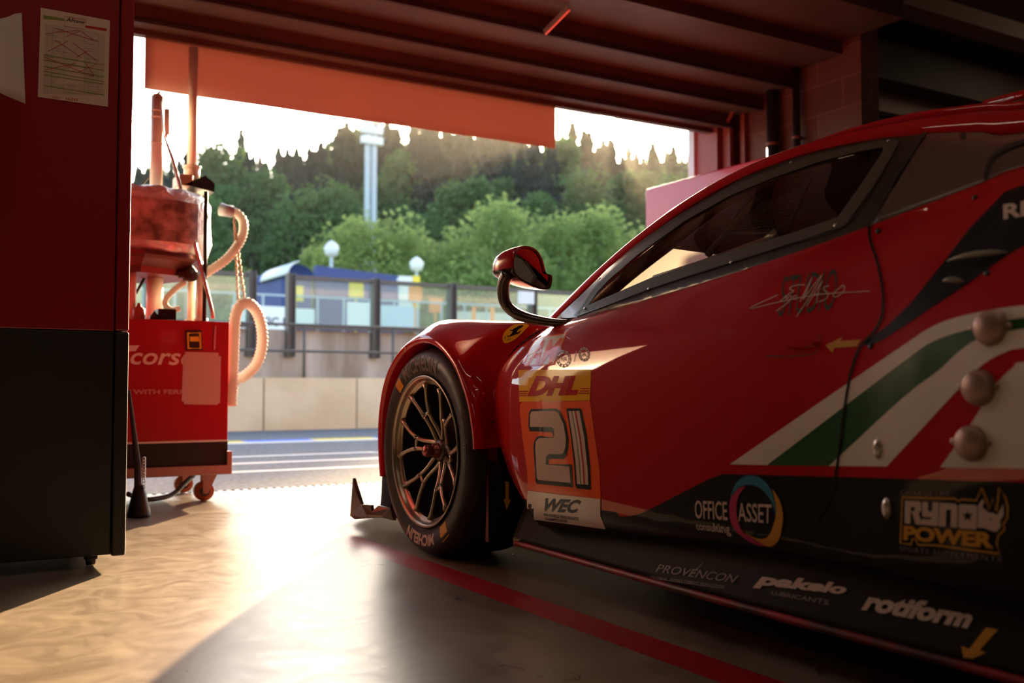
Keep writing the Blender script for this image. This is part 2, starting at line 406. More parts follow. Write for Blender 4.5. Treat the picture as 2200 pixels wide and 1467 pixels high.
def leafmat(name, c, tcol, fac=.5):
    m = mat(name, c, .7); nt, N, L, b = nodes(m)
    oi = N.new('ShaderNodeObjectInfo'); g = N.new('ShaderNodeNewGeometry'); nz = N.new('ShaderNodeTexNoise'); nz.inputs['Scale'].default_value = .5
    L.new(g.outputs['Position'], nz.inputs[0])
    hs = N.new('ShaderNodeHueSaturation'); hs.inputs['Color'].default_value = (*c, 1)
    mr = N.new('ShaderNodeMapRange'); mr.inputs['To Min'].default_value = .55; mr.inputs['To Max'].default_value = 1.5; L.new(nz.outputs[0], mr.inputs[0]); L.new(mr.outputs[0], hs.inputs['Value'])
    h2 = N.new('ShaderNodeMapRange'); h2.inputs['To Min'].default_value = .47; h2.inputs['To Max'].default_value = .53; L.new(oi.outputs['Random'], h2.inputs[0]); L.new(h2.outputs[0], hs.inputs['Hue'])
    L.new(hs.outputs[0], b.inputs['Base Color'])
    tr = N.new('ShaderNodeBsdfTranslucent'); tr.inputs[0].default_value = (*tcol, 1); ms = N.new('ShaderNodeMixShader'); ms.inputs[0].default_value = fac
    L.new(b.outputs[0], ms.inputs[1]); L.new(tr.outputs[0], ms.inputs[2]); L.new(ms.outputs[0], N['Material Output'].inputs[0])
    return m
LEAFL = leafmat('fresh_spring_leaves', (.17, .235, .06), (.38, .47, .14), .5)
LEAFM = leafmat('mid_green_leaves', (.06, .12, .025), (.11, .21, .05), .3)
LEAFD = leafmat('dark_needles', (.022, .042, .026), (.035, .06, .028), .25)
BARK = mat('pale_bark', (.30, .26, .22), .9)
BLUE = mat('navy_blue_canvas', (.035, .05, .20), .6)
WHITEP = mat('white_paint', (.75, .74, .72), .5)
YELP = mat('yellow_paint', (.85, .62, .05), .5)
ORAP = mat('orange_paint', (.85, .28, .05), .5)
GREYM = mat('galvanised_steel', (.42, .46, .50), .5, .3)
LAMPM = mat('led_tube', (1, .9, .75), .5, emis=(1, .80, .58), estr=9)
CORD = mat('dark_cord', (.03, .025, .02), .6)
# ================================================================ RACE CAR
car = empty('race_car', (2.45, 1.6, 0))
tag(car, 'red race car numbered 21 with Italian flag stripes, parked on the garage floor', 'race car')
def other_side(o, par=None):
    c = o.copy(); COL.objects.link(c); c.parent = par or o.parent
    if par is None: c.scale = (-1, 1, 1)
    for ch in o.children: other_side(ch, c)
    return c
# ---- guide curves (left half)
def pts3(uv, xs): return [at(u, v, x=x) for (u, v), x in zip(uv, xs)]
TAILY = (.8, .3, -.4, -.95)
B_uv = [(1189, 690), (1213, 687), (1239, 682), (1310, 663), (1395, 639), (1480, 617), (1573, 591), (1660, 560), (1755, 521), (1864, 485), (1995, 444), (2109, 389), (2200, 357)]
B_x = [1.63, 1.61, 1.60, 1.59, 1.58, 1.57, 1.565, 1.56, 1.56, 1.56, 1.58, 1.61, 1.63]
Bc = pts3(B_uv, B_x)+[Vector(p) for p in ((1.66, .75, .945), (1.68, .3, .94), (1.72, -.4, .89), (1.76, -.95, .82))]
L_uv = [(1190, 685), (1252, 628), (1306, 574), (1366, 521), (1446, 466), (1524, 419), (1602, 376), (1700, 338), (1800, 312), (1900, 294), (2000, 287), (2100, 284), (2200, 284)]
L_x = [1.64, 1.68, 1.725, 1.765, 1.80, 1.825, 1.845, 1.865, 1.875, 1.88, 1.88, 1.88, 1.88]
Lc = pts3(L_uv, L_x)+[Vector(p) for p in ((1.87, .75, 1.035), (1.85, .3, .99), (1.83, -.4, .91), (1.8, -.95, .84))]
T_uv = [(1184, 678), (1246, 619), (1300, 566), (1360, 512), (1440, 455), (1520, 405), (1600, 355), (1700, 320), (1800, 290), (1900, 267), (2000, 251), (2100, 242), (2200, 234)]
T_x = [a+.025 for a in L_x]
Tc = pts3(T_uv, T_x)+[Vector(p) for p in ((1.92, .75, 1.085), (1.91, .3, 1.02), (1.9, -.4, .93), (1.9, -.95, .86))]
import numpy as np
def fitted(P, deg):
    y = np.array([p.y for p in P[:13]]); X = np.polyfit(y, [p.x for p in P[:13]], deg); Z = np.polyfit(y, [p.z for p in P[:13]], deg)
    return [Vector((float(np.polyval(X, p.y)), p.y, float(np.polyval(Z, p.y)))) for p in P[:13]]+P[13:]
Bc = fitted(Bc, 4); Lc = fitted(Lc, 4); Tc = fitted(Tc, 4)
NC = len(Bc)
# ---- side panel
def yb(y, yf): return -.95+(y+.95)*(yf+.95)/(Bc[0].y+.95)
def door_plan(y, z):
    wz = .55 if z < .25 else 1.
    if y > 2.25: return .034*((y-2.25)/.3)**2
    if y > 1.30: return .042*(2.25-y)/.95*wz
    return .042*wz*max(0, (y-.75)/.55)
rows = [(.165, 1.480, 0, 2.42), (.205, 1.455, 0, 2.44), (.32, 1.442, 0, 2.53), (.45, 1.44, .1, 2.60), (.572, 1.449, .3, 2.60), (.650, 1.472, .62, 2.55), (.703, 1.514, .86, 2.49)]
G = []
for z0, x0, w, yf in rows:
    r = [Vector((x0+.095, yf+.012, z0)), Vector((x0+.050, yf-.002, z0)), Vector((x0+.034, yf-.035, z0))]
    for k in range(1, NC):
        z = z0+w*(Bc[k].z-.735)+(max(0, min(1, (2.45-Bc[k].y)/.9))*(.05 if z0 < .18 else .03) if z0 < .25 else 0); x = x0
        if z0 > .6: x += (Bc[k].x-1.56)*.55*(w if Bc[k].x > 1.56 else .3)
        if Bc[k].y < 1.15 and z0 > .4: x -= .018*min(1, (1.15-Bc[k].y)/.3)
        yy = yb(Bc[k].y, yf); x += door_plan(yy, z0)
        r.append(Vector((x, yy, z)))
    G.append(r)
top = [Bc[0]+Vector((.06, .05, 0)), Bc[0]+Vector((.03, .03, 0)), Bc[0]]+Bc[1:]
G.append(top)
vs, fs, _ = loft(G, 42, 150)
# rear wheel arch opened in the panel
RW = Vector((0, .262, .34)); FW = Vector((0, 2.95, .34))
def inside(p): return math.hypot(p.y-RW.y, p.z-RW.z) < .365
fs = [f for f in fs if not all(inside(vs[i]) for i in f)]
for i, p in enumerate(vs):
    d = math.hypot(p.y-RW.y, p.z-RW.z)
    if d < .365: vs[i] = Vector((p.x, RW.y+(p.y-RW.y)*.365/d, RW.z+(p.z-RW.z)*.365/d))
SIDE_S = Surf(); SIDE_S.add(vs, fs)
def side_mi(f):
    c = sum((vs[i] for i in f), Vector())/len(f)
    return 1 if c.z < .24 else 0
fm = [side_mi(f) for f in fs]
side = mobj('side_panel', vs, fs, [PAINT, BLACKG], car, True, fm)
solid(side, .004, -1); other_side(side)
SKIRT = mat('matt_skirt_black', (.016, .012, .010), .6, spec=.15)
# ---- floor tray and skirt
ys = [2.52, 2.3, 1.9, 1.5, 1.1, .7]
def fx(y): return 1.474+.030*max(0, min(1, (y-1.5)/.9))**1.3
shelf = [[(fx(y), y, .088) for y in ys], [(fx(y)-.001, y, .104) for y in ys], [(fx(y)+.012, y, .135) for y in ys], [(fx(y)+.030, y, .175) for y in ys], [(fx(y)+.050, y, .215) for y in ys], [(fx(y)+.07, y, .25) for y in ys]]
vs, fs, _ = loft([[Vector(p) for p in r] for r in shelf[1:]], 10, 40)
TRAY_S = Surf(); TRAY_S.add(vs, fs); 
tray = mobj('floor_skirt', vs, fs, SKIRT, car, True); solid(tray, .006, -1)
e = MB(); pp = [(fx(y)-.002, y, .096) for y in [2.50-.05*i for i in range(37)]]
e.tube(pp, .0085, 8)
e.build('skirt_edge', TREDGE, tray, True)
t = MB(); t.add([(fx(2.5)-.006, 2.505, .085), (fx(2.5)+.07, 2.535, .085), (fx(2.5)+.075, 2.54, .175), (fx(2.5)-.004, 2.51, .108), (fx(2.5)+.005, 2.44, .112), (fx(2.5)+.08, 2.46, .175)],
                [(0, 1, 2, 3), (3, 2, 5, 4), (0, 3, 4)])
t.build('skirt_end', mat('rubbed_carbon', (.12, .075, .055), .5), tray); other_side(tray)
# ---- front clip: fender around the arch
ST = [(4, (1.50, 2.578, .37)), (13, (1.50, 2.597, .43)), (28, (1.50, 2.603, .515)), (45, (1.508, 2.558, .632)), (54, (1.54, 2.48, .70)), (64, (1.60, 2.44, .737)), (75, (1.61, 2.62, .752)), (85, (1.61, 2.82, .7655)), (95, (1.61, 3.0, .775)), (107, (1.61, 3.2, .768)),
      (120, (1.63, 3.4, .737)), (135, (1.66, 3.6, .67)), (150, (1.69, 3.76, .575)), (167, (1.70, 3.82, .45)), (183, (1.70, 3.84, .32)), (197, (1.68, 3.82, .20))]
def arch(th, R_, x):
    a = math.radians(th); return Vector((x, FW.y-R_*math.cos(a), FW.z+R_*math.sin(a)))
G = []
for th, E in ST:
    E = Vector(E); k = 1.0
    dx = .012*max(0, min(1, (th-140)/40))
    r4 = arch(th, .392, 1.432); m = r4.lerp(E, .45)
    if th < 50: r4 = arch(th, .380, 1.428); m = r4.lerp(E, .5)+Vector((.006, .008, 0))
    elif th < 100: m = m+Vector((-.012, 0, .020))
    elif th < 130: r4.x += .010; m = m+Vector((.0, 0, .008))
    else: r4 = arch(th, .386, 1.46); m = m+Vector((.05, .0, .0))
    G.append([arch(th, .350, 1.50), arch(th, .350, 1.43+dx), arch(th, .357, 1.412+dx), arch(th, .372, 1.411+dx), r4, m, E])
G = [[G[i][j] for i in range(len(G))] for j in range(7)]
vs, fs, out = loft(G, 42, 110)
FEN_S = Surf(); FEN_S.add(vs, fs)
fender = mobj('front_fender', vs, fs, PAINT, car, True); other_side(fender)
# ---- hood and nose
Ks = []; E1 = []
for th, E in ST[5:]: E1.append(Vector(E))
cz = [(2.45, 2.86, .735), (2.45, 2.95, .735), (2.45, 3.05, .725), (2.45, 3.2, .705), (2.45, 3.38, .67), (2.45, 3.6, .61), (2.45, 3.84, .52), (2.45, 4.0, .42), (2.45, 4.06, .33), (2.45, 4.07, .24), (2.45, 4.05, .16)]
G = [E1, [a.lerp(Vector(c), .3)+Vector((0, .0, -.028)) for a, c in zip(E1, cz)], [a.lerp(Vector(c), .65)+Vector((0, .04, -.012)) for a, c in zip(E1, cz)], [Vector(c) for c in cz]]
vs, fs, _ = loft(G, 24, 60)
mv, mf = mirrored(vs, fs)
hood = mobj('hood', mv, mf, PAINT, car, True); solid(hood, .004, 1)
# ---- splitter and dive plane
sp = MB(); prof = [(1.60, 3.36), (1.53, 3.55), (1.53, 3.78), (1.62, 3.98), (1.9, 4.16), (2.45, 4.24)]
prof = [tuple(q)[:2] for q in smoothline([(x, y, 0) for x, y in prof], 5)]; prof = prof+[(2*CX-x, y) for x, y in prof[-2::-1]]; n = len(prof)
vsx = [(x, y, .055) for x, y in prof]+[(x, y, .075) for x, y in prof]
sp.add(vsx, [tuple(range(n)), tuple(range(2*n-1, n-1, -1))]+[(i, (i+1) % n, n+(i+1) % n, n+i) for i in range(n)])
splitter = sp.build('splitter', BLACKS, car)
def dive_plane(sign):
    f = (lambda x: x) if sign > 0 else (lambda x: 2*CX-x)
    P3 = [at(758, 1027, x=1.44), at(766, 1060, x=1.44), at(776, 1083, x=1.45), at(797, 1085, x=1.46), at(798, 1100, x=1.46), at(812, 1086, x=1.46), at(838, 1092, x=1.47), at(845, 1118, x=1.47), at(820, 1112, x=1.46), at(790, 1113, x=1.45), at(762, 1116, x=1.44), at(752, 1108, x=1.44)]
    d = MB(); m = len(P3); a = [(f(p.x), p.y, p.z) for p in P3]; c = [(f(p.x+.012), p.y, p.z) for p in P3]
    tri = tessellate_polygon([P3]); 
    d.add(a+c, [tuple(t_) for t_ in tri]+[tuple(i+m for i in reversed(t_)) for t_ in tri]+[(i, (i+1) % m, m+(i+1) % m, m+i) for i in range(m)])
    # shelf joining it to the bumper
    q = [P3[11], P3[8], P3[6]]; d.add([(f(p.x), p.y, p.z) for p in q]+[(f(p.x+.16), p.y, p.z+.005) for p in q]+[(f(p.x), p.y, p.z+.008) for p in q]+[(f(p.x+.16), p.y, p.z+.013) for p in q],
          [(0, 1, 4, 3), (1, 2, 5, 4), (6, 9, 10, 7), (7, 10, 11, 8), (0, 6, 7, 1), (1, 7, 8, 2)])
    d.build('dive_plane', CARBON, car)
dive_plane(1); dive_plane(-1)
# front bumper side between arch and splitter, and the dark liner of the arch
bm_ = MB(); 
pts = [arch(th, .392, 1.47) for th in (183, 190, 197, 204, 211, 218)]
E2 = [Vector((1.70, 3.84, .32)), Vector((1.69, 3.83, .25)), Vector((1.68, 3.82, .19)), Vector((1.66, 3.80, .14)), Vector((1.64, 3.78, .10)), Vector((1.62, 3.76, .07))]
vs, fs, _ = loft([[arch(th, .352, 1.50) for th in (183, 190, 197, 204, 211, 218)], [arch(th, .355, 1.445) for th in (183, 190, 197, 204, 211, 218)], pts, [a.lerp(b_, .5)+Vector((-.02, .02, 0)) for a, b_ in zip(pts, E2)], E2], 12, 12)
other_side(mobj('bumper_corner', vs, fs, mat('matt_black', (.006, .005, .005), .95, spec=.05), car, True))
for nm, W in (('wheel_arch_liner', FW), ('wheel_arch_liner', RW)):
    for s in (1, -1):
        li = MB(); vs = []; fs = []
        n = 30
        for i in range(n+1):
            a = math.radians(-25+230*i/n); 
            for x in (1.50, 1.84): vs.append((x if s > 0 else 2*CX-x, W.y-.352*math.cos(a), W.z+.352*math.sin(a)))
        fs = [(2*i, 2*i+1, 2*i+3, 2*i+2) for i in range(n)]
        li.add(vs, fs); li.add([v for v in vs[1::2]], [tuple(range(n+1))])
        li.build(nm, BLACKS, car, True)
# panel between tyre and skirt
p = MB(); py = 2.60
def PZ(u, v): return at(u, v, y=py)
p1 = [PZ(1055, 905), PZ(1085, 905), PZ(1090, 960), PZ(1108, 1050), PZ(1134, 1110), PZ(1150, 1150), PZ(1165, 1165), PZ(1050, 1165)]
p.add([q for q in p1]+[q+Vector((0, .02, 0)) for q in p1], [(0, 1, 2, 3, 4, 5, 6, 7)]+[(i, (i+1) % 8, 8+(i+1) % 8, 8+i) for i in range(8)])
kick = p.build('kick_panel', PAINTD, car)
k = MB(); q = [PZ(1049, 985), PZ(1078, 1000), PZ(1088, 1005), PZ(1100, 1035), PZ(1134, 1110), PZ(1150, 1150), PZ(1165, 1165), PZ(1049, 1165)]
k.add([a+Vector((0, -.0015, 0)) for a in q], [tuple(range(8))]); k.build('lower_kick_panel', BLACKS, kick)
k = MB(); cr6 = crop(1080, 700, 3.26)
q = [PZ(*a) for a in cr6((14, 1088), (40, 1090), (40, 1215), (54, 1215), (24, 1288), (2, 1212), (14, 1212))]
k.add([a+Vector((0, -.003, 0)) for a in q], [(0, 1, 2, 6), (2, 3, 4, 5, 6)]); k.build('yellow_arrow', YEL, kick)
# underbody and cabin tub so nothing shows through
u = MB(); u.box((1.60, -.6, .075), (2*CX-1.60, 3.5, .10)); u.box((1.68, 2.62, .1), (2*CX-1.68, 2.66, .62)); u.box((1.86, 2.66, .1), (2*CX-1.86, 3.6, .40)); u.box((1.62, .75, .1), (2*CX-1.62, .8, .80))
u.build('underbody', BLACKS, car)
# ---- greenhouse surface (window plane)
Mid = [a.lerp(c, .5)+Vector((-.016, 0, .006)) for a, c in zip(Bc, Lc)]
gv, gf, _ = loft([Bc, Mid, Lc], 14, 150)
w_ = 151
gv = [v+Vector((.022, 0, -.035)) for v in gv[:w_]]+gv+[v+Vector((.03, 0, .012)) for v in gv[-w_:]]
gf = [(i*w_+j, i*w_+j+1, (i+1)*w_+j+1, (i+1)*w_+j) for i in range(16) for j in range(150)]
GRN = Surf(); GRN.add(gv, gf)
# roof rail, pillar and roof
Tm = [a.lerp(c, .5)+Vector((-.007, 0, .003)) for a, c in zip(Lc, Tc)]
T2 = [c+Vector((.045, 0, .004 if i > 6 else -.004)) for i, c in enumerate(Tc)]
r0 = [a+Vector((.02, 0, -.004)) for a in Lc]
vs, fs, _ = loft([r0, Lc, Tm, Tc, T2, [a+Vector((.02, 0, -.014)) for a in T2]], 30, 150)
rail = mobj('roof_rail', vs, fs, PAINT, car, True); other_side(rail)
ki = 7
RT = [c for c in Tc[ki:]]
def cz_(p): return Vector((2.45, p.y+.10, p.z+.045))
G = [[a+Vector((.03, 0, -.004)) for a in RT], [a.lerp(cz_(a), .12)+Vector((0, 0, .012)) for a in RT], [a.lerp(cz_(a), .5)+Vector((0, .02, .012)) for a in RT], [cz_(a) for a in RT]]
vs, fs, _ = loft(G, 14, 60); mv, mf = mirrored(vs, fs); roof = mobj('roof', mv, mf, PAINT, car, True); solid(roof, .004, -1)
# raised ribs along the roof edge
for k_, (dx, dz) in enumerate(((.055, .018), (.11, .026))):
    rb = MB(); pp = smoothline([a+Vector((dx, 0, dz)) for a in Tc[7:14]], 6)
    rb.tube(pp, [.002+.010*min(1, i/14) for i in range(len(pp))], 10); rb.build('roof_rib', PAINT, roof, True)
WB = [Vector(p) for p in ((1.67, 2.50, .735), (1.95, 2.72, .74), (2.45, 2.84, .745), (2.95, 2.72, .74), (3.23, 2.50, .735))]
def wrow(i, f_):
    a = Tc[i]+Vector((.03, 0, -.006)); c = Vector((2.45, a.y+.33*(1-f_)+.10*f_, a.z+.012+.033*f_))
    b2 = Vector((2*CX-a.x, a.y, a.z)); m1 = a.lerp(c, .5)+Vector((0, .06*(1-f_)+.02, .008)); m2 = Vector((2*CX-m1.x, m1.y, m1.z))
    return [a, m1, c, m2, b2]
vs, fs, _ = loft([wrow(i, i/7) for i in range(0, 8)], 30, 24)
WSG = glass_mat('dusty_windscreen', (.62, .60, .56), .02)
nt = WSG.node_tree; N = nt.nodes; L = nt.links
tl_ = N.new('ShaderNodeBsdfTranslucent'); tl_.inputs[0].default_value = (.9, .88, .84, 1); m_ = N.new('ShaderNodeMixShader'); m_.inputs[0].default_value = .35
o_ = [n for n in N if n.type == 'OUTPUT_MATERIAL'][0]; src = o_.inputs[0].links[0].from_socket; L.new(src, m_.inputs[1]); L.new(tl_.outputs[0], m_.inputs[2]); L.new(m_.outputs[0], o_.inputs[0])
ws_ = mobj('windscreen', vs, fs[:13*24], WSG, car, True)
mobj('added_windscreen_blackout', vs, fs[13*24:], SATIN, car, True)  # opaque strip added over the upper glass to keep the cabin view dark
hl = [[Vector(p)+Vector((0, 0, -.03)) for p in wrow(i, i/7)] for i in (5, 6, 7)]+[[Vector((a_.x, a_.y, a_.z-.035)), Vector((2.2, a_.y, a_.z-.01)), Vector((2.45, a_.y, a_.z)), Vector((2.7, a_.y, a_.z-.01)), Vector((2*CX-a_.x, a_.y, a_.z-.035))] for a_ in Tc[9:14]]
hv, hf, _ = loft(hl, 14, 12); mobj('headliner', hv, hf, INNER, car, True)
# windows, frames and pillars cut from the greenhouse surface
O = [(1245, 678), (1252, 660), (1275, 625), (1300, 598), (1360, 541), (1468, 463), (1560, 408), (1650, 369), (1750, 335), (1850, 311), (1915, 301), (1929, 303), (1930, 312), (1880, 400), (1817, 486), (1700, 525), (1550, 572), (1400, 620)]
I = [(1266, 656), (1285, 628), (1310, 602), (1370, 550), (1475, 475), (1570, 422), (1660, 385), (1760, 350), (1850, 327), (1898, 319), (1896, 330), (1850, 400), (1802, 468), (1700, 503), (1550, 548), (1400, 598)]
outerf = [(1190, 688)]+[(u_, v_+3) for u_, v_ in L_uv[1:9]]+[(1900, 297), (1984, 289), (1925, 385), (1866, 486)]+[(u_, v_+7) for u_, v_ in B_uv[8:1:-1]]
df = decal('door_frame', [([outerf, I], 0)], GRN, [SATIN], car, 0)
decal('carbon_pillar_cover', [([[(1192, 687), (1252, 631), (1306, 578), (1366, 526), (1446, 472), (1500, 438), (1462, 466), (1360, 543), (1300, 597), (1270, 628), (1240, 681)]], 0)], GRN, [CARBON], df, .0012)
wf = decal('window_frame', [([O, I], 0)], GRN, [FRAME], df, .003)
decal('frame_seam', [(stroke(rnd(O, 3, True), 2.5, True), 0)], GRN, [BLACKS], df, .0032)
gl = decal('side_window', [([[(a, b_) for a, b_ in I]], 0)], GRN, [CARGLASS], car, -.001)
# quarter panel: the part behind the pillar line
bm = bmesh.new(); bvs = [bm.verts.new(v) for v in gv]
for f in gf: bm.faces.new([bvs[i] for i in f])
d1, d2 = ray(1869, 487), ray(1993, 285); no = d1.cross(d2).normalized()
if no.dot(ray(2100, 380)) < 0: no = -no
bmesh.ops.bisect_plane(bm, geom=bm.verts[:]+bm.edges[:]+bm.faces[:], plane_co=CAM, plane_no=no, clear_inner=True)
bm.verts.ensure_lookup_table(); bm.verts.index_update()
qv = [v.co.copy() for v in bm.verts]; qf = [tuple(v.index for v in f.verts) for f in bm.faces]; bm.free()
quarter = mobj('quarter_panel', qv, qf, mat('reflection_browned_panel', (.085, .058, .042), .45, 0, .8, .25), car, True); solid(quarter, .003, -1)  # black panel; brown of the ceiling's reflection is put into its base colour
ALL = Surf()
for S_ in (SIDE_S, TRAY_S, FEN_S, GRN): ALL.add(S_.v, S_.f)
decal('quarter_panel_seam', [(stroke([(1868, 489), (1925, 385), (1990, 284)], 7), 0), (stroke(rnd([(2118, 388), (2128, 350), (2150, 328), (2200, 307), (2260, 290)], 5), 9), 0)], GRN, [BLACKS], quarter, .004)
decal('quarter_fastener', [(rndp, 0) for rndp in [([[(2070+7*math.cos(a*.5236), 293+5*math.sin(a*.5236)) for a in range(12)]])]], GRN, [BLACKS], quarter, .004)
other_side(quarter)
for u_, v_ in ((1259, 664), (1396, 622), (1573, 566), (1797, 487), (1290, 601), (1910, 306), (1700, 352)):
    l, n = GRN.hit(u_, v_); s = MB(); s.cyl(l+n*.003, l+n*.006, .0035, n=10); s.build('screw', METAL, wf, True)
other_side(df); other_side(wf); other_side(gl)
# interior
c = MB(); dash = [(1.70, 2.52, .70), (1.95, 2.45, .76), (2.45, 2.45, .78), (2.95, 2.45, .76), (3.2, 2.52, .70)]
c.tube(smoothline(dash, 4), .055, 10); c.box((1.72, 2.40, .30), (3.18, 2.62, .70)); c.build('dashboard', INNER, car, True)
cage = MB()
la = [at(1262, 668, x=1.72), at(1350, 590, x=1.76), at(1440, 520, x=1.83), at(1560, 430, x=1.90), at(1700, 368, x=1.93), at(1860, 330, x=1.95)]
cage.tube(smoothline(la, 5), .021, 10)
cage.tube(smoothline([Vector((2*CX-a.x, a.y, a.z)) for a in la], 5), .021, 10)
cage.tube([(1.93, 1.42, 1.09), (1.70, 1.38, .80), (1.68, 1.36, .2)], .021, 10); cage.tube([(2*CX-1.93, 1.42, 1.09), (2*CX-1.70, 1.38, .80), (2*CX-1.68, 1.36, .2)], .021, 10)
cage.tube([(1.93, 1.42, 1.09), (2*CX-1.93, 1.42, 1.09)], .021, 10); cage.tube([(1.70, 1.38, .8), (2*CX-1.7, 1.38, .8)], .019, 10)
cage.tube([(1.95, 1.45, 1.07), (2.9, 1.36, .4)], .019, 10)
cage.build('roll_cage', mat('cage_grey', (.16, .13, .11), .4, .3), car, True)
rl = MB(); ra = [at(1404, 602, x=1.66), at(1500, 572, x=1.66), at(1640, 522, x=1.67), at(1668, 500, x=1.68)]
rl.tube(ra, .010, 8, flat=(1.3, .6)); rl.build('window_net_bar', METAL, car, True)
# safety net: woven panel with open mesh
nt_ = MB(); c0 = [at(1612, 425, x=1.82), at(1745, 372, x=1.86), at(1690, 500, x=1.74), at(1556, 505, x=1.74)]
for i in range(17):
    s = i/16; nt_.tube([c0[0].lerp(c0[1], s), c0[3].lerp(c0[2], s)], .0022, 4)
    nt_.tube([c0[0].lerp(c0[3], s), c0[1].lerp(c0[2], s)], .0022, 4)
nt_.tube([c0[0], c0[1], c0[2], c0[3]], .007, 6, close=True)
nt_.tube([at(1640, 415, x=1.81), at(1535, 530, x=1.72), at(1520, 548, x=1.70)], .009, 6); nt_.tube([at(1700, 470, x=1.78), at(1660, 510, x=1.72)], .008, 6)
nt_.build('window_net', NETM, car)
se = MB()
for sx_ in (1.98,):
    se.tube(smoothline([(sx_, 1.62, .22), (sx_, 1.50, .5), (sx_, 1.45, .8), (sx_, 1.46, 1.0)], 4), [.20, .2, .2, .21, .21, .22, .23, .22, .2, .18, .16, .14, .12], 14, flat=(1, .35))
    se.box((sx_-.22, 1.55, .18), (sx_+.22, 2.0, .30))
se.build('driver_seat', INNER, car, True, .02)
sw = MB(); sw.lathe([(.14+.012*math.cos(a*math.pi/4), .012*math.sin(a*math.pi/4)) for a in range(9)], (1.98, 2.28, .76), 'y', 28); sw.build('steering_wheel', INNER, car, True)
cf = MB(); cf.box((1.64, .80, .12), (2*CX-1.64, 2.6, .16)); cf.box((1.645, .8, .16), (1.66, 2.45, .70)); cf.box((2*CX-1.66, .8, .16), (2*CX-1.645, 2.45, .70)); cf.box((1.66, .82, .16), (2*CX-1.66, .86, .93)); cf.build('cabin_floor', INNER, car)
# ---- wheels
def wheel(W, s, n_=''):
    """s=1 left side (outer face toward -x)"""
    ox = 1.422 if s > 0 else 2*CX-1.422
    X = lambda d: ox+s*d
    c0 = (0, W.y, W.z)
    t = MB(); prof = [(.242, .012), (.250, .004), (.262, .000), (.285, -.006), (.305, -.006), (.322, .004), (.333, .020), (.339, .045), (.341, .09), (.342, .15), (.341, .21), (.339, .255), (.333, .28), (.322, .296), (.30, .305), (.26, .30), (.242, .29)]
    prof = [(r, (X(h))) for r, h in prof]
    ty = t.lathe(prof, (0, W.y, W.z), 'x', 96)
    if s > 0: ty.f = [tuple(reversed(f)) for f in ty.f]
    tyre = ty.build('tyre', RUBBER, car, True)
    r = MB(); rp = [(.243, .006), (.2475, .000), (.2465, -.004), (.240, -.002), (.236, .006), (.2325, .014), (.229, .018), (.220, .020), (.218, .026)]
    r.lathe([(q, X(h)) for q, h in rp], (0, W.y, W.z), 'x', 96)
    br_ = MB(); br_.lathe([(q, X(h)) for q, h in ((.2185, .026), (.215, .08), (.205, .16), (.215, .27), (.24, .29))], (0, W.y, W.z), 'x', 64)
    def pt(rad, ang, h): a = math.radians(ang); return Vector((X(h), W.y-s*0-rad*math.cos(a), W.z+rad*math.sin(a)))
    for k_ in range(6):
        a = 51+60*k_
        for sg in (1, -1):
            # stem bar: hub to node, then branch to rim
            pts_ = [pt(.030, a+sg*40, .072), pt(.062, a+sg*17, .062), pt(.100, a+sg*8.5, .046), pt(.125, a+sg*8.5, .036)]
            r.tube(smoothline(pts_, 3), [.010, .010, .0095, .009, .0085, .008, .008, .008, .008, .009], 8, flat=(1, 1.0))
            pts_ = [pt(.125, a+sg*8.5, .036), pt(.165, a+sg*11.5, .026), pt(.222, a+sg*16, .018)]
            r.tube(smoothline(pts_, 3), [.0095, .0085, .0078, .0075, .0078, .0085, .013], 8)
        r.tube([pt(.124, a-8.5, .037), pt(.130, a, .036), pt(.124, a+8.5, .037)], [.0075, .0068, .0075], 8)
        r.tube([pt(.048, a+30-14, .068), pt(.044, a+30, .070), pt(.048, a+30+14, .068)], [.011, .011, .011], 8)
    rim = r.build('wheel_rim', RIMM, car, True); br_.build('rim_barrel', BLACKS, rim, True)
    h = MB(); h.lathe([(.002, X(.052)), (.030, X(.052)), (.036, X(.058)), (.040, X(.066)), (.046, X(.075)), (.046, X(.10)), (.10, X(.12))], (0, W.y, W.z), 'x', 28); h.build('hub', DARKM, rim, True)
    nn = MB(); nn.lathe([(.002, X(-.002)), (.012, X(0)), (.019, X(.006)), (.021, X(.016)), (.019, X(.026)), (.014, X(.032)), (.024, X(.036)), (.026, X(.058))], (0, W.y, W.z), 'x', 24)
    for j in range(16):
        a = math.pi*j/8; p0 = Vector((X(.055), W.y+.031*math.cos(a), W.z+.031*math.sin(a))); nn.cyl(p0, p0+Vector((s*.016, 0, 0)), .004, n=6)
    nn.build('wheel_nut', mat('red_anodised', (.30, .09, .07), .3, .8), rim, True)
    bd = MB(); bd.lathe([(.10, X(.14)), (.185, X(.14)), (.187, X(.145)), (.187, X(.165)), (.185, X(.17)), (.10, X(.17))], (0, W.y, W.z), 'x', 48); bd.build('brake_disc', DARKM, car, True)
    ca = MB(); ca.lathe([(.145, X(.115)), (.198, X(.115)), (.203, X(.14)), (.203, X(.18)), (.145, X(.19))], (0, W.y, W.z), 'x', 14, a0=math.radians(150), a1=math.radians(215)); ca.build('brake_caliper', mat('red_caliper', (.45, .015, .01), .4), car, True)
    bk = MB(); bk.lathe([(.02, X(.20)), (.212, X(.20)), (.212, X(.22))], (0, W.y, W.z), 'x', 40); bk.build('wheel_backplate', BLACKS, car, True)
    return tyre, rim
tyreF, rimF = wheel(FW, 1); wheel(FW, -1); wheel(RW, 1); wheel(RW, -1)
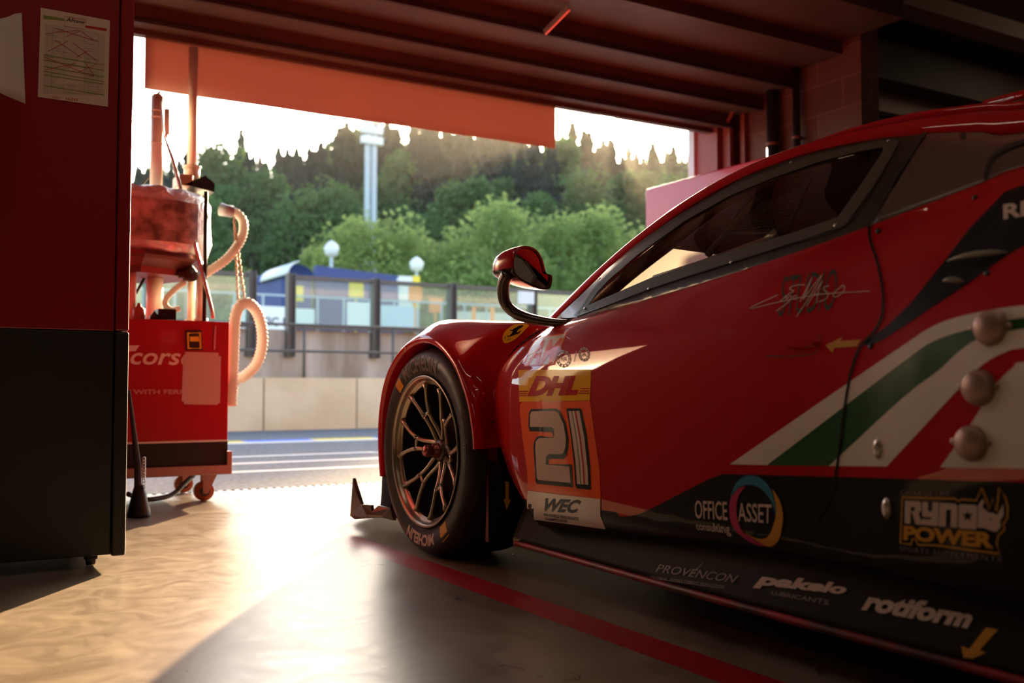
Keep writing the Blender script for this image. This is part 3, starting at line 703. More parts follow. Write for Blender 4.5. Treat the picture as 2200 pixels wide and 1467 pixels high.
# lettering on the front tyre
def onside(r, ang, lift=.0012):
    prof = [(.242, .012), (.250, .004), (.262, .000), (.285, -.006), (.305, -.006), (.322, .004), (.333, .020), (.339, .045), (.341, .09)]
    for (r0_, h0), (r1_, h1) in zip(prof, prof[1:]):
        if r <= r1_: break
    h = h0+(h1-h0)*max(0, (r-r0_))/(r1_-r0_)
    a = math.radians(ang)
    return Vector((1.422+h-lift, FW.y-(r)*math.cos(a), FW.z+(r)*math.sin(a)))
def arc_text(txt, a_mid, span, r0_, r1_, m, name, **k):
    vs, fs, _ = textmesh(txt, **k); bm = bmesh.new(); bv = [bm.verts.new((x, y, 0)) for x, y in vs]
    for f in fs:
        try: bm.faces.new([bv[i] for i in f])
        except ValueError: pass
    cut_grid(bm, .04)
    bm.verts.index_update()
    # clockwise seen from outside, tops outward: angle measured with rear (right on screen) = 0
    V = [onside(r1_-(r1_-r0_)*v.co.y, a_mid+span/2-span*v.co.x) for v in bm.verts]
    F_ = [tuple(v.index for v in f.verts) for f in bm.faces]; bm.free()
    return mobj(name, V, F_, m, tyreF, False)
arc_text('MICHELIN', 268, 40, .268, .305, NAVY and PALE, 'tyre_lettering', bold=.04)
arc_text('MICHELIN', 95, 52, .262, .312, mat('rubbed_lettering', (.14, .115, .10), .5), 'tyre_lettering', bold=.03)
arc_text('MICHELIN', 8, 34, .288, .306, mat('moulded_lettering', (.05, .045, .04), .4), 'tyre_lettering', bold=.0)
arc_text('TUBELESS RADIAL', 0, 52, .268, .276, MATS['moulded_lettering'], 'tyre_lettering')
arc_text('MICHELIN', 170, 36, .275, .300, MATS['moulded_lettering'], 'tyre_lettering', bold=.02)
def arc_patch(a0, a1, r0_, r1_, m, name):
    V = []; F_ = []
    for i in range(7):
        for j in range(4): V.append(onside(r0_+(r1_-r0_)*j/3, a0+(a1-a0)*i/6, .001))
    F_ = [(i*4+j, i*4+j+1, i*4+j+5, i*4+j+4) for i in range(6) for j in range(3)]
    mobj(name, V, F_, m, tyreF)
arc_patch(284+14, 284+24, .262, .312, AMB, 'tyre_badge'); arc_patch(126, 134, .262, .300, AMB, 'tyre_badge')
V = []; F_ = []
for i in range(41):
    for j in range(4): V.append(onside(.262+.05*j/3, 240+60*i/40, .0004))
mobj('tyre_band', V, [(i*4+j, i*4+j+1, i*4+j+5, i*4+j+4) for i in range(40) for j in range(3)], NAVY, tyreF, True)
# ---- door mirror
def mirror(s):
    f = (lambda p: p) if s > 0 else (lambda p: Vector((2*CX-p.x, p.y, p.z)))
    mc = mirc
    # arm
    arm = MB()
    ap = [at(1228, 693, x=1.585), at(1200, 694, x=1.56), at(1165, 690, x=1.53), at(1130, 682, x=1.50), at(1103, 670, x=1.475), at(1086, 652, x=1.455), at(1081, 628, x=1.445), at(1083, 605, x=1.44), at(1092, 585, x=1.44)]
    ap = [f(p) for p in smoothline(ap, 4)]
    arm.tube(ap, [.011+.007*min(1, i/14)+.001*max(0, i-18)*.3 for i in range(len(ap))], 12, flat=(.9, 1.15))
    g = [f(at(1187, 700, x=1.56)), f(at(1205, 684, x=1.58)), f(at(1240, 686, x=1.6)), f(at(1225, 699, x=1.585)), f(at(1195, 706, x=1.55))]
    # housing: rounded scoop opening toward the driver
    h = MB(); nr = 28; st_ = []
    c_ = at(1138, 580, x=1.50)
    # axis of the pod runs forward; rings along it, from opening (rear) to nose
    ax = Vector((-.25, .97, .0)).normalized(); sd = Vector((.97, .25, 0)).normalized(); up = Vector((0, 0, 1))
    outline = [(-.062, .004), (-.060, .030), (-.048, .051), (-.026, .062), (.002, .064), (.030, .056), (.050, .036), (.060, .012), (.068, -.004), (.088, -.007), (.090, -.022), (.082, -.044), (.060, -.048), (.028, -.044), (-.004, -.036), (-.036, -.026), (-.056, -.012)]
    outline = [(a*1.06, b_*1.06) for a, b_ in outline]; ol = [(q.x, q.y) for q in [Vector((a, b_, 0)) for a, b_ in outline]]
    ol = rnd(ol, 3, True)
    for sc, dd, ox in ((.90, .004, 0), (1.0, 0, 0), (1.02, .012, 0), (1.0, .035, 0), (.93, .06, -.004), (.78, .085, -.010), (.52, .105, -.016), (.2, .114, -.02)):
        st_.append([f(c_+sd*(a*sc+ox)+up*(b_*sc)+ax*dd) for a, b_ in ol])
    m = len(ol); vs = [p for r_ in st_ for p in r_]; fs = [(i*m+j, i*m+(j+1) % m, (i+1)*m+(j+1) % m, (i+1)*m+j) for i in range(len(st_)-1) for j in range(m)]
    fs.append(tuple((len(st_)-1)*m+j for j in range(m)))
    ho = mobj('door_mirror', vs, fs, [CARPOD], car, True)
    arm.build('mirror_arm', mat('brown_carbon_arm', (.05, .022, .014), .35, 0, .6, .1), ho, True)
    b2 = MB(); b2.add(g+[p+Vector((0, 0, -.012)) for p in g], [(0, 1, 2, 3, 4)]+[(i, (i+1) % 5, 5+(i+1) % 5, 5+i) for i in range(5)]); b2.build('mirror_foot', BLACKS, ho, False, .003)
    gl_ = [f(c_+sd*(a*.9)+up*(b_*.9)+ax*.006) for a, b_ in ol]
    mobj('mirror_glass', gl_, [tuple(range(m))], MIRR, ho)
    return ho
mirc = None
CARPOD = mat('red_and_carbon_pod', (.16, .006, .008), .25, 0, 1, .04)
nt, N, L, b = nodes(CARPOD)
tc = N.new('ShaderNodeNewGeometry'); sx_ = N.new('ShaderNodeSeparateXYZ'); L.new(tc.outputs['Position'], sx_.inputs[0])
gt = N.new('ShaderNodeMath'); gt.operation = 'GREATER_THAN'; gt.inputs[1].default_value = at(1128, 578, x=1.5).z-.004; L.new(sx_.outputs[2], gt.inputs[0])
mxx = N.new('ShaderNodeMix'); mxx.data_type = 'RGBA'; L.new(gt.outputs[0], mxx.inputs['Factor']); mxx.inputs[6].default_value = (.05, .02, .014, 1); mxx.inputs[7].default_value = (.42, .006, .012, 1); L.new(mxx.outputs[2], b.inputs['Base Color'])
mirror(1); mirror(-1)
# ================================================================ livery on the left side
S = Surf()
for q in (SIDE_S, TRAY_S): S.add(q.v, q.f)
c3 = crop(1350, 600, 1.692); c7 = crop(1560, 380, 3.4375); c6 = crop(1080, 700, 3.26); c5 = crop(1480, 1000, 7.333); cr_ = crop(1900, 1020, 6.987); ct = crop(1380, 1150, 2.683); c4 = crop(980, 500, 5.64)
FILM = [WHITE, GREEN, BLACKG, YEL, PALE, ORA, DHLR, AMB, CYAN, MAG, DGREEN, DIM, PAINT, NAVY, TREDGE]
iW, iG, iK, iY, iP, iO, iR, iA, iC, iM, iD, iDim, iRed, iN, iE = range(15)
# black lower band
blk = [(1103, 1046), (1112, 1066), (1122, 1078), (1136, 1082), (1296, 1104), (1342, 1110), (1375, 1104), (1400, 1092), (1525, 1028), (1554, 1018), (1793, 1024), (2200, 1036), (2420, 1042), (2420, 1450), (2200, 1380), (1700, 1255), (1380, 1180), (1128, 1145)]
bb = decal('black_lower_band', [([blk], iK)], SIDE_S, FILM, side, .0008)
# tricolour
w1 = rnd(c3((370, 672), (700, 445), (1000, 240), (1120, 165), (1250, 125), (1438, 95), (1700, 80)), 4)
g1 = rnd(c3((505, 675), (795, 455), (1000, 300), (1120, 220), (1290, 170), (1438, 140), (1700, 125)), 4)
g2 = rnd(c3((730, 678), (1000, 430), (1130, 330), (1200, 265), (1280, 215), (1438, 180), (1700, 165)), 4)
w2 = rnd(c3((940, 680), (1080, 530), (1200, 400), (1290, 310), (1370, 265), (1438, 250), (1700, 235)), 4)
w3 = rnd(c3((1135, 683), (1250, 520), (1330, 390), (1400, 320), (1438, 300), (1700, 285)), 4)
end3 = c3((1700, 690), (1433, 687))
decal('tricolour_stripes', [([w1+g1[::-1]], iW), ([g1+g2[::-1]], iG), ([g2+w2[::-1]], iW), ([w3+end3], iW)], SIDE_S, FILM, side, .0008)
# black swoosh, lettering and louvres
sw_ = c7((1000, 1240), (1100, 1165), (1180, 1110), (1350, 950), (1600, 640), (1800, 380), (2060, 110), (2200, 60), (2600, -60), (2600, 250), (2200, 510), (2080, 575), (1800, 780), (1350, 1080), (1150, 1210), (1060, 1245))
sw2 = decal('black_intake_panel', [([sw_], iK), tq('RI', c7((2050, 208), (2215, 178), (2215, 290), (2052, 318)), iP, bold=.035)], SIDE_S, FILM, side, .0009)
def blade(a, b_, name):
    (l0, n0), (l1, n1) = SIDE_S.hit(*a), SIDE_S.hit(*b_); m = MB(); pts_ = [l0.lerp(l1, i/6)+(n0+n1)/2*(.004+.012*math.sin(math.pi*min(1, (i+1)/7))) for i in range(7)]
    m.tube(pts_, [.001, .003, .004, .005, .005, .004, .001], 8); m.build(name, mat('grey_louvre', (.3, .28, .24), .35) if 'grey_louvre' not in MATS else MATS['grey_louvre'], side, True)
blade(c7((1660, 638))[0], c7((2090, 562))[0], 'intake_louvre'); blade(c7((1630, 790))[0], c7((1775, 780))[0], 'intake_louvre')
# panel gaps
door_gap = [(1868, 486), (1872, 520), (1885, 560), (1896, 610), (1899, 650), (1896, 680), (1880, 712), (1850, 745), (1832, 790), (1820, 850), (1812, 910), (1806, 960), (1796, 1024), (1786, 1070), (1762, 1108), (1755, 1125)]
decal('door_gap', [(stroke(rnd(door_gap, 4), 5.5), iK)], SIDE_S, FILM, side, .0022)
decal('sill_gap', [(stroke([(1132, 1127), (1380, 1154), (1700, 1205)], 1.6), iDim)], SIDE_S, FILM, side, .002)
# number sticker block
org = c6((124, 560), (126, 542), (142, 533), (612, 525), (618, 560), (650, 800), (680, 1000), (687, 1212), (430, 1182), (180, 1150), (172, 1010), (140, 780), (122, 600))
two_o = c6((200, 582), (378, 578), (405, 595), (445, 680), (465, 790), (462, 860), (448, 915), (425, 932), (335, 930), (325, 940), (325, 968), (488, 970), (497, 1130), (240, 1105), (232, 1085), (218, 850), (222, 810), (240, 778), (262, 770), (350, 782), (355, 770), (350, 745), (190, 737), (183, 700), (185, 610))
two_i = c6((208, 598), (372, 595), (393, 610), (430, 690), (447, 790), (443, 850), (430, 888), (416, 897), (325, 897), (308, 915), (305, 970), (470, 985), (478, 1098), (250, 1078), (243, 1060), (232, 850), (235, 812), (250, 790), (270, 785), (358, 786), (365, 760), (362, 722), (345, 708), (195, 707), (196, 620))
one_o = c6((448, 577), (548, 577), (557, 592), (592, 760), (616, 980), (622, 1148), (522, 1138), (512, 1120), (500, 950), (478, 760))
one_i = c6((463, 597), (540, 594), (575, 780), (598, 1000), (603, 1112), (525, 1106), (514, 950), (491, 770))
num = decal('race_number', [([org], iO), ([two_o], iK, .0005), ([two_i], iP, .001), ([one_o], iK, .0005), ([one_i], iP, .001),
    (stroke(c6((488, 597), (520, 780), (542, 960), (550, 1108)), 1.5), iG, .0014), (stroke(c6((500, 597), (532, 780), (554, 960), (562, 1109)), 2.6), iW, .0014), (stroke(c6((512, 596), (546, 780), (567, 960), (576, 1110)), 2.6), iR, .0014)], SIDE_S, FILM, side, .0008)
dh = [([c6((112, 310), (622, 305), (617, 420), (612, 522), (400, 526), (118, 532))], iY), tq('DHL', c6((190, 352), (530, 350), (535, 484), (172, 494)), iR, bold=.06, shear=.35)]
for y0, y1, a0, a1 in ((460, 458, 112, 182), (475, 474, 112, 176), (490, 489, 112, 168), (440, 440, 548, 611), (456, 456, 542, 611), (472, 472, 536, 611)):
    dh.append((stroke(c6((a0, y0), (a1, y1)), 2.2), iR, .0006))
decal('courier_sticker', dh, SIDE_S, FILM, side, .0009)
wec = c6((180, 1152), (430, 1184), (687, 1212), (688, 1330), (725, 1420), (450, 1382), (200, 1350), (182, 1335), (174, 1310), (176, 1200))
decal('championship_sticker', [([wec], iW), tq('WEC', c6((305, 1203), (560, 1218), (540, 1312), (290, 1296)), iN, bold=.045, shear=.3), tq('FIA WORLD ENDURANCE', c6((294, 1308), (537, 1340), (535, 1362), (294, 1330)), iN, bold=.02), tq('CHAMPIONSHIP', c6((302, 1338), (458, 1356), (457, 1376), (302, 1358)), iN, bold=.02)], SIDE_S, FILM, side, .0022)
am = [([c6((268, 78), (455, 47), (405, 170), (365, 275), (150, 285), (160, 235), (205, 130), (225, 100))], iO), ([c6((270, 88), (443, 58), (395, 170), (356, 266), (160, 276), (172, 235), (213, 135), (232, 106))], iW, .0005), tq('AM', c6((235, 108), (425, 85), (360, 275), (165, 280)), iO, .001, bold=.03, shear=.15)]
decal('class_sticker', am, SIDE_S, FILM, side, .0009)
def gear(cx, cy, rx, ry, t_):
    P = [(ring_px(cx, cy, rx, ry, 1.2), iP), (ring_px(cx, cy, rx*.72, ry*.72, 1.0), iP)]
    for k_ in range(12):
        a = k_*math.pi/6; P.append((stroke([(cx+rx*.75*math.cos(a), cy+ry*.75*math.sin(a)), (cx+rx*1.1*math.cos(a), cy+ry*1.1*math.sin(a))], 2.2), iP))
    P.append(tq(t_, [(cx-rx*.45, cy-ry*.3), (cx+rx*.45, cy-ry*.3), (cx+rx*.45, cy+ry*.3), (cx-rx*.45, cy+ry*.3)], iP))
    return P
a_ = c6((428, 232))[0]; b_ = c6((572, 200))[0]
decal('federation_badge', gear(a_[0], a_[1], 15, 17, 'FIA'), SIDE_S, FILM, side, .0012)
decal('club_badge', gear(b_[0], b_[1], 11, 14, 'A')+[(stroke(c6((520, 175), (500, 250)), 1), iP)], SIDE_S, FILM, side, .0012)
# mirror wire line
# studio signature
sig = [tq('STUDIO', c7((425, 735), (835, 675), (800, 985), (385, 1035)), iD, bold=-.005, shear=.05)]
for pl in (((385, 875), (175, 975), (400, 925), (700, 870), (1065, 845)), ((585, 800), (515, 805), (470, 830), (505, 845), (470, 865), (430, 900), (400, 920)), ((425, 905), (445, 882), (450, 905), (470, 885), (490, 888), (460, 930), (375, 992)),
           ((505, 905), (505, 885), (525, 880), (528, 900), (505, 905)), ((550, 925), (640, 745)), ((640, 745), (575, 900), (600, 870), (715, 725), (620, 890), (525, 1032)), ((600, 955), (712, 775), (690, 830), (672, 935)), ((640, 880), (695, 860)),
           ((765, 805), (725, 820), (735, 845), (760, 862), (745, 900), (690, 925)), ((870, 803), (815, 845), (795, 880), (825, 885), (870, 850), (880, 812), (860, 803))):
    sig.append((stroke(rnd(c7(*pl), 4), 1.8), iP, .001))
decal('studio_signature', sig, SIDE_S, FILM, side, .0009)
# handle area
ha = [(stroke(c7((300, 1322), (450, 1330), (640, 1312), (685, 1275), (695, 1165)), 2.4), iE)]
decal('handle_outline', ha, SIDE_S, FILM, side, .0012)
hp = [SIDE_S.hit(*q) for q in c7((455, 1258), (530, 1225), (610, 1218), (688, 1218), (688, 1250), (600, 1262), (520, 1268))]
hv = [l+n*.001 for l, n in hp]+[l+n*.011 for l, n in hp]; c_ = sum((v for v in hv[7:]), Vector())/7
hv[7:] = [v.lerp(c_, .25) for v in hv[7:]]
mobj('handle_reflection_bump', hv, [tuple(range(7, 14))]+[(i, (i+1) % 7, 7+(i+1) % 7, 7+i) for i in range(7)], PAINT, side)  # paint reflection beside the handle outline, put in as a raised bump
decal('yellow_arrow', [([c7((735, 1245), (865, 1182), (845, 1212), (1000, 1202), (970, 1252), (800, 1263), (790, 1300))], iA)], SIDE_S, FILM, side, .0014)
# sponsor: ring logo
ring1 = rnd(c5((665, 500), (700, 390), (760, 270), (850, 190), (960, 155), (1080, 170), (1180, 225), (1260, 300), (1310, 390), (1350, 520), (1378, 650), (1375, 780)), 2)+rnd(c5((1372, 780), (1350, 660), (1310, 560), (1250, 470), (1180, 390), (1080, 325), (960, 300), (860, 315), (780, 360), (720, 420), (672, 500)), 2)
ring2 = rnd(c5((905, 325), (800, 355), (720, 440), (660, 550), (648, 700), (665, 850), (700, 960), (760, 1040), (830, 1100), (900, 1150), (1000, 1210), (1120, 1255), (1220, 1262)), 2)+rnd(c5((1215, 1258), (1100, 1200), (1000, 1130), (870, 1050), (820, 960), (780, 850), (760, 700), (770, 560), (810, 450), (860, 380), (900, 330)), 2)
ring3 = rnd(c5((1320, 360), (1370, 420), (1440, 540), (1485, 680), (1498, 820), (1480, 980), (1450, 1120), (1400, 1210), (1330, 1262), (1240, 1265), (1120, 1200), (980, 1110), (900, 1055)), 2)+rnd(c5((905, 1050), (1000, 1110), (1120, 1150), (1230, 1140), (1290, 1080), (1340, 960), (1380, 820), (1390, 680), (1365, 520), (1325, 365)), 2)
decal('ring_sponsor_logo', [([ring1], iC), ([ring2], iM), ([ring3], iA, .0004), tq('OFFICE', c5((105, 545), (612, 568), (625, 865), (112, 830)), iP, bold=.01), tq('ASSET', c5((780, 585), (1320, 610), (1312, 915), (795, 880)), iP, bold=.01), tq('consulting', c5((120, 890), (650, 925), (692, 1115), (150, 1040)), iP, bold=.01, shear=-.1)], SIDE_S, FILM, bb and side, .0024)
# sponsor: rhino logo
ryp = [(stroke(cr_((255, 1025), (285, 332), (1080, 355), (1125, 390), (1170, 365), (1395, 380), (1480, 190), (1555, 390), (1580, 520), (1640, 350), (1700, 545), (1740, 190), (1830, 330), (1870, 480), (1860, 650), (1800, 730), (1820, 820), (1730, 900), (1700, 1020), (1750, 1180), (1200, 1110), (780, 1055), (520, 1050), (480, 960), (430, 960), (418, 1042)), 3.6, True), iA)]
def pl(*p): return [cr_(*p)]
Ro = cr_((325, 385), (545, 397), (568, 425), (568, 530), (530, 580), (578, 748), (488, 740), (430, 560), (410, 560), (405, 735), (318, 725)); Rh = cr_((412, 478), (470, 482), (478, 515), (465, 540), (412, 543))
ryp += [([Ro, Rh], iP), (pl((585, 400), (670, 403), (672, 530), (690, 545), (735, 545), (740, 405), (828, 410), (825, 740), (800, 765), (580, 745), (568, 690), (575, 660), (715, 668), (730, 640), (600, 625), (583, 600)), iP),
        (pl((845, 415), (1080, 430), (1112, 460), (1110, 790), (1010, 785), (1015, 520), (960, 515), (945, 535), (935, 775), (830, 770)), iP), (pl((1150, 438), (1390, 450), (1410, 480), (1405, 790), (1380, 815), (1150, 800), (1128, 775), (1132, 460)), iP),
        (pl((1440, 430), (1500, 350), (1510, 420), (1480, 480), (1590, 570), (1640, 560), (1700, 600), (1750, 540), (1800, 430), (1805, 600), (1750, 690), (1760, 780), (1700, 850), (1650, 845), (1560, 810), (1500, 790), (1420, 795), (1425, 460)), iP)]
star = cr_(*[(1268+(88 if i % 2 == 0 else 36)*math.sin(math.pi*i/5), 612-(88 if i % 2 == 0 else 36)*math.cos(math.pi*i/5)) for i in range(10)])
ryp += [([star], iK, .0008), (pl((1580, 645), (1640, 655), (1620, 680)), iK, .0008)]
ryp += [tq('POWER', cr_((310, 755), (1670, 860), (1655, 1105), (300, 978)), iA, bold=.05), tq('CHARGE LIFE', cr_((262, 225), (995, 245), (990, 315), (262, 295)), iDim), tq('SPORTS SUPPLEMENTS', cr_((250, 1070), (1780, 1215), (1775, 1302), (250, 1140)), iDim, space=1.3)]
decal('rhino_sponsor_logo', ryp, S, FILM, side, .0024)
# skirt lettering
decal('skirt_lettering', [tq('PROVENCON', ct((105, 168), (560, 232), (525, 275), (80, 212)), iDim), (stroke(ct((38, 245), (475, 308)), 1.1), iDim), tq('GLOBAL INVESTMENT SOLUTION', ct((52, 233), (480, 290), (475, 303), (46, 246)), iDim), (stroke(ct((290, 225), (355, 158)), 1.2), iDim)], S, FILM, tray, .002)
decal('skirt_lettering', [tq('pakelo', ct((690, 218), (1200, 285), (1160, 360), (640, 305)), iP, bold=.05, shear=.1), tq('LUBRICANTS', ct((755, 320), (1085, 376), (1075, 404), (745, 342)), iDim, bold=.01)], S, FILM, tray, .002)
decal('skirt_lettering', [tq('rotiform', ct((1325, 325), (1935, 430), (1880, 540), (1265, 432)), iP, bold=.05, shear=.05)], S, FILM, tray, .002)
decal('yellow_arrow', [([ct((1985, 532), (2055, 545), (1950, 660), (1985, 680), (1860, 730), (1842, 640), (1890, 655))], iA)], S, FILM, tray, .002)
# shield on the fender
sh = rnd(c4((725, 1112), (880, 1115), (835, 1180), (765, 1250), (680, 1312), (600, 1337), (570, 1310), (567, 1260), (595, 1195), (655, 1145)), 3, True)
ho_ = c4((800, 1122), (820, 1130), (792, 1156), (772, 1162), (745, 1190), (738, 1212), (762, 1203), (795, 1180), (768, 1218), (732, 1232), (705, 1238), (690, 1248), (660, 1258), (628, 1262), (618, 1240), (642, 1252), (662, 1235), (682, 1215), (688, 1198), (668, 1187), (656, 1203), (660, 1178), (690, 1178), (702, 1163), (727, 1153), (762, 1130), (785, 1128))
decal('horse_shield', [([sh], iY), ([ho_], iK, .0006), tq('S', c4((585, 1265), (612, 1255), (606, 1280), (580, 1288)), iK), tq('F', c4((632, 1285), (662, 1275), (655, 1298), (628, 1304)), iK)], FEN_S, FILM, fender, .001, G=6)
# seam where the bumper meets the lip
decal('lip_seam', [(stroke([(866, 738), (871, 747), (870, 756)], 1.5), iP)], FEN_S, FILM, fender, .0012, G=6)
# round couplings
for k_, (u_, v_) in enumerate(((2133, 705), (2107, 833), (2091, 952))):
    l, n = SIDE_S.hit(u_, v_); m = MB()
    m.lathe([(.0001, l.x-.016), (.022, l.x-.016), (.0265, l.x-.012), (.029, l.x-.006), (.029, l.x+.004)], (0, l.y, l.z), 'x', 32)
    for s_ in (1, -1): m.box((l.x-.009, l.y-.006, l.z+s_*.026-.005), (l.x, l.y+.006, l.z+s_*.036-.003)) if 0 else m.cyl((l.x-.008, l.y+s_*.031, l.z+.002), (l.x, l.y+s_*.031, l.z+.002), .0055, n=10)
    m.build('round_coupling', mat('pinkish_worn_alloy', (.42, .28, .24), .45, .6) if k_ == 0 else MATS['pinkish_worn_alloy'], side, True)
for u_, v_ in ((1887, 963), (1906, 1092)):
    l, n = SIDE_S.hit(u_, v_); m = MB(); a = 16; vs_ = []
    for rr_, hh in ((1, .001), (.85, .005), (.4, .006)):
        for i in range(a): t_ = 2*math.pi*i/a; vs_.append((l.x-hh, l.y+.0095*rr_*math.cos(t_), l.z+.019*rr_*math.sin(t_)))
    m.add(vs_, [(r_*a+i, r_*a+(i+1) % a, (r_+1)*a+(i+1) % a, (r_+1)*a+i) for r_ in range(2) for i in range(a)]+[tuple(2*a+i for i in range(a))])
    m.build('quick_release_latch', METAL, side, True)
for u_, v_ in c7((1125, 400), (1840, 155), (1930, 712), (1070, 1252)):
    l, n = SIDE_S.hit(u_, v_); m = MB(); m.cyl(l, l+n*.003, .005, n=10); m.build('rivet', BLACKS, side, True)
# roof fin
rf = MB(); a = at(2113, 224, x=2.1); b2 = at(2200, 202, x=2.1); b2 = a+(b2-a)*2.6
rf.tube([a, a.lerp(b2, .5), b2], [.006, .006, .006], 8, flat=(1.6, .6)); rf.build('roof_fin', PAINT, roof, True)
rs = MB(); z0 = a.z; rs.box((2.1, b2.y, z0-.16), (2.104, b2.y+.03, z0+.0)); rs.box((2.1, a.y-.25, z0-.16), (2.104, a.y-.22, z0+.02)); rs.build('roof_fin_stay', BLACKS, roof)
# ================================================================ THE GARAGE
def st(name, mb, m, **k): o = mb.build(name, m, None, **k); tag(o, kind='structure'); return o
DY = 5.30   # plane of the garage opening
f = MB(); f.box((-6, -5, -.1), (14, 5.32, 0)); st('floor', f, FLOOR)
g = MB(); g.box((-60, 5.40, -.1), (120, 14.0, -.004)); st('ground', g, LANE)
g = MB(); g.box((-60, 14.0, -.1), (140, 26, -.004)); st('gravel_ground', g, mat('gravel', (.48, .42, .34), .9))
# drain slot at the threshold
d = MB(); d.box((-6, 5.32, -.1), (14, 5.40, -.02))
st('trim_1', d, DARKM)
d = MB()
for i in range(160): d.box((-1+i*.045, 5.325, -.02), (-1+i*.045+.022, 5.395, -.003))
o = d.build('drain_grating', GREYM, None); tag(o, 'long steel drain grating set in the threshold of the garage opening', 'drain grating')
# lintel with its stepped soffits
prof = [(5.50, 2.42), (5.30, 2.34), (5.22, 2.33), (5.22, 2.36), (5.10, 2.36), (5.10, 2.44), (4.88, 2.44), (4.88, 2.52), (4.60, 2.52), (4.60, 2.62), (4.20, 2.62), (4.20, 2.70), (3.75, 2.70), (3.75, 2.86), (3.3, 2.86), (3.3, 3.3), (5.5, 3.3)]
h = MB(); n = len(prof); a_ = [(-6, y, z) for y, z in prof]; b_ = [(4.90, y, z) for y, z in prof]
h.add(a_+b_, [tuple(range(n)), tuple(range(2*n-1, n-1, -1))]+[(i, n+i, n+(i+1) % n, (i+1) % n) for i in range(n)])
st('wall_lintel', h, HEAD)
r = MB()
for (y, z) in ((5.10, 2.36), (4.88, 2.44), (4.60, 2.52)): r.box((-6, y-.012, z-.014), (4.89, y+.012, z+.004))
st('trim_2', r, mat('dark_shutter_seal', (.05, .02, .015), .6))
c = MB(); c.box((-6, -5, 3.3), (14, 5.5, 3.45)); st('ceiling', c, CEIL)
x = MB(); x.box((-6.2, -5, 0), (-6, 5.5, 3.3)); st('wall_left', x, WALLM)
x = MB(); x.box((-6, -5.2, 0), (14, -5, 3.3)); st('wall_back', x, WALLM)
x = MB(); x.box((14, -5, 0), (14.2, 5.5, 3.3)); st('wall_right', x, WALLM)
# right jamb and block pier
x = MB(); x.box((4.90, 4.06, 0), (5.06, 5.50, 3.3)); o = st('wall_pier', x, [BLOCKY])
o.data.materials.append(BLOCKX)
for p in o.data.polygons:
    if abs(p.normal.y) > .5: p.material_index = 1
x = MB(); x.box((4.755, 5.18, 0), (4.90, 5.44, 2.46)); st('trim_3', x, mat('door_frame_red', (.32, .06, .04), .5))
x = MB(); x.box((4.735, 5.40, 0), (4.755, 5.46, 2.45)); st('trim_4', x, WHITEP)
x = MB(); x.box((4.80, 5.10, 0), (4.83, 5.17, 2.62)); x.box((4.86, 5.02, 0), (4.90, 5.06, 2.62)); st('trim_5', x, MATS['door_frame_red'])
# wall of the next bay with its closed shutter
x = MB(); x.box((5.06, 5.3, 0), (14, 5.5, 2.55)); st('wall_front', x, mat('next_bay_shutter', (.10, .06, .045), .6))
x = MB(); x.box((5.06, 4.9, 2.86), (14, 5.5, 3.3)); x.box((5.06, 5.2, 2.55), (14, 5.5, 2.70)); st('wall_header', x, mat('next_bay_header', (.10, .055, .03), .6))
x = MB(); x.box((5.07, 5.12, 2.70), (14, 5.5, 2.86)); x.box((5.07, 4.4, 3.18), (14, 4.6, 3.3)); st('trim_6', x, mat('pale_beam', (.62, .45, .36), .6))
for i in range(3):
    y = 2.6-i*1.3
    x = MB(); x.box((5.06, y, 3.1), (14, y+.25, 3.3)); o = x.build('ceiling_beam', MATS['next_bay_header']); tag(o, ('broad dark concrete beam under the ceiling of the next bay, nearest the shutter', 'broad dark concrete beam crossing the next bay behind the roof line of the car', 'broad dark concrete beam deepest inside the next bay')[i], 'ceiling beam')
# pipes and boxes on the pier
def pipe(y, r, label):
    t = empty('wall_pipe', (4.85, y, 0)); tag(t, label, 'pipe')
    m = MB(); m.cyl((4.85, y, 0), (4.85, y, 3.3), r, n=16); m.build('pipe_tube', mat('black_pipe', (.018, .013, .011), .4) if 'black_pipe' not in MATS else MATS['black_pipe'], t, True)
    for z in (.5, 1.4, 2.15, 2.72):
        m = MB(); m.cyl((4.85, y, z), (4.85, y, z+.018), r+.006, n=16); m.box((4.85, y-.012, z), (4.895, y+.012, z+.018)); m.build('pipe_clamp', MATS['door_frame_red'], t)
pipe(4.745, .040, 'thicker black pipe running up the red blockwork pier, nearer the opening')
pipe(4.535, .024, 'thinner black pipe running up the red blockwork pier, further right')
m = MB(); m.box((4.62, 4.72, 2.86), (4.89, 5.02, 3.25)); o = m.build('junction_box', mat('dull_red_box', (.10, .03, .022), .5), bevel=.01); tag(o, 'dull red boxy motor housing high beside the pipes, partly cut by the frame', 'motor box')
m = MB(); m.box((4.72, 4.74, 2.66), (4.86, 4.86, 2.78)); m.cyl((4.72, 4.80, 2.72), (4.68, 4.80, 2.72), .045, n=16); o = m.build('wall_lamp', mat('dull_red_lamp', (.30, .14, .10), .5), bevel=.006); tag(o, 'small dull red lamp fixed beside the thicker pipe below the motor housing', 'wall lamp')
m = MB(); m.tube([(4.78, 5.10, 2.38), (4.78, 4.86, 2.66)], .014, 8); o = m.build('diagonal_brace', MATS['door_frame_red']); tag(o, 'thin diagonal red brace between the door frame and the lamp', 'brace')
m = MB(); m.tube([(2.92, 4.55, 2.50), (2.98, 4.40, 2.60)], .022, 8, flat=(1, .4)); o = m.build('shutter_bracket', METAL); tag(o, 'small shiny bracket hanging under the stepped lintel near the top of the frame', 'bracket')
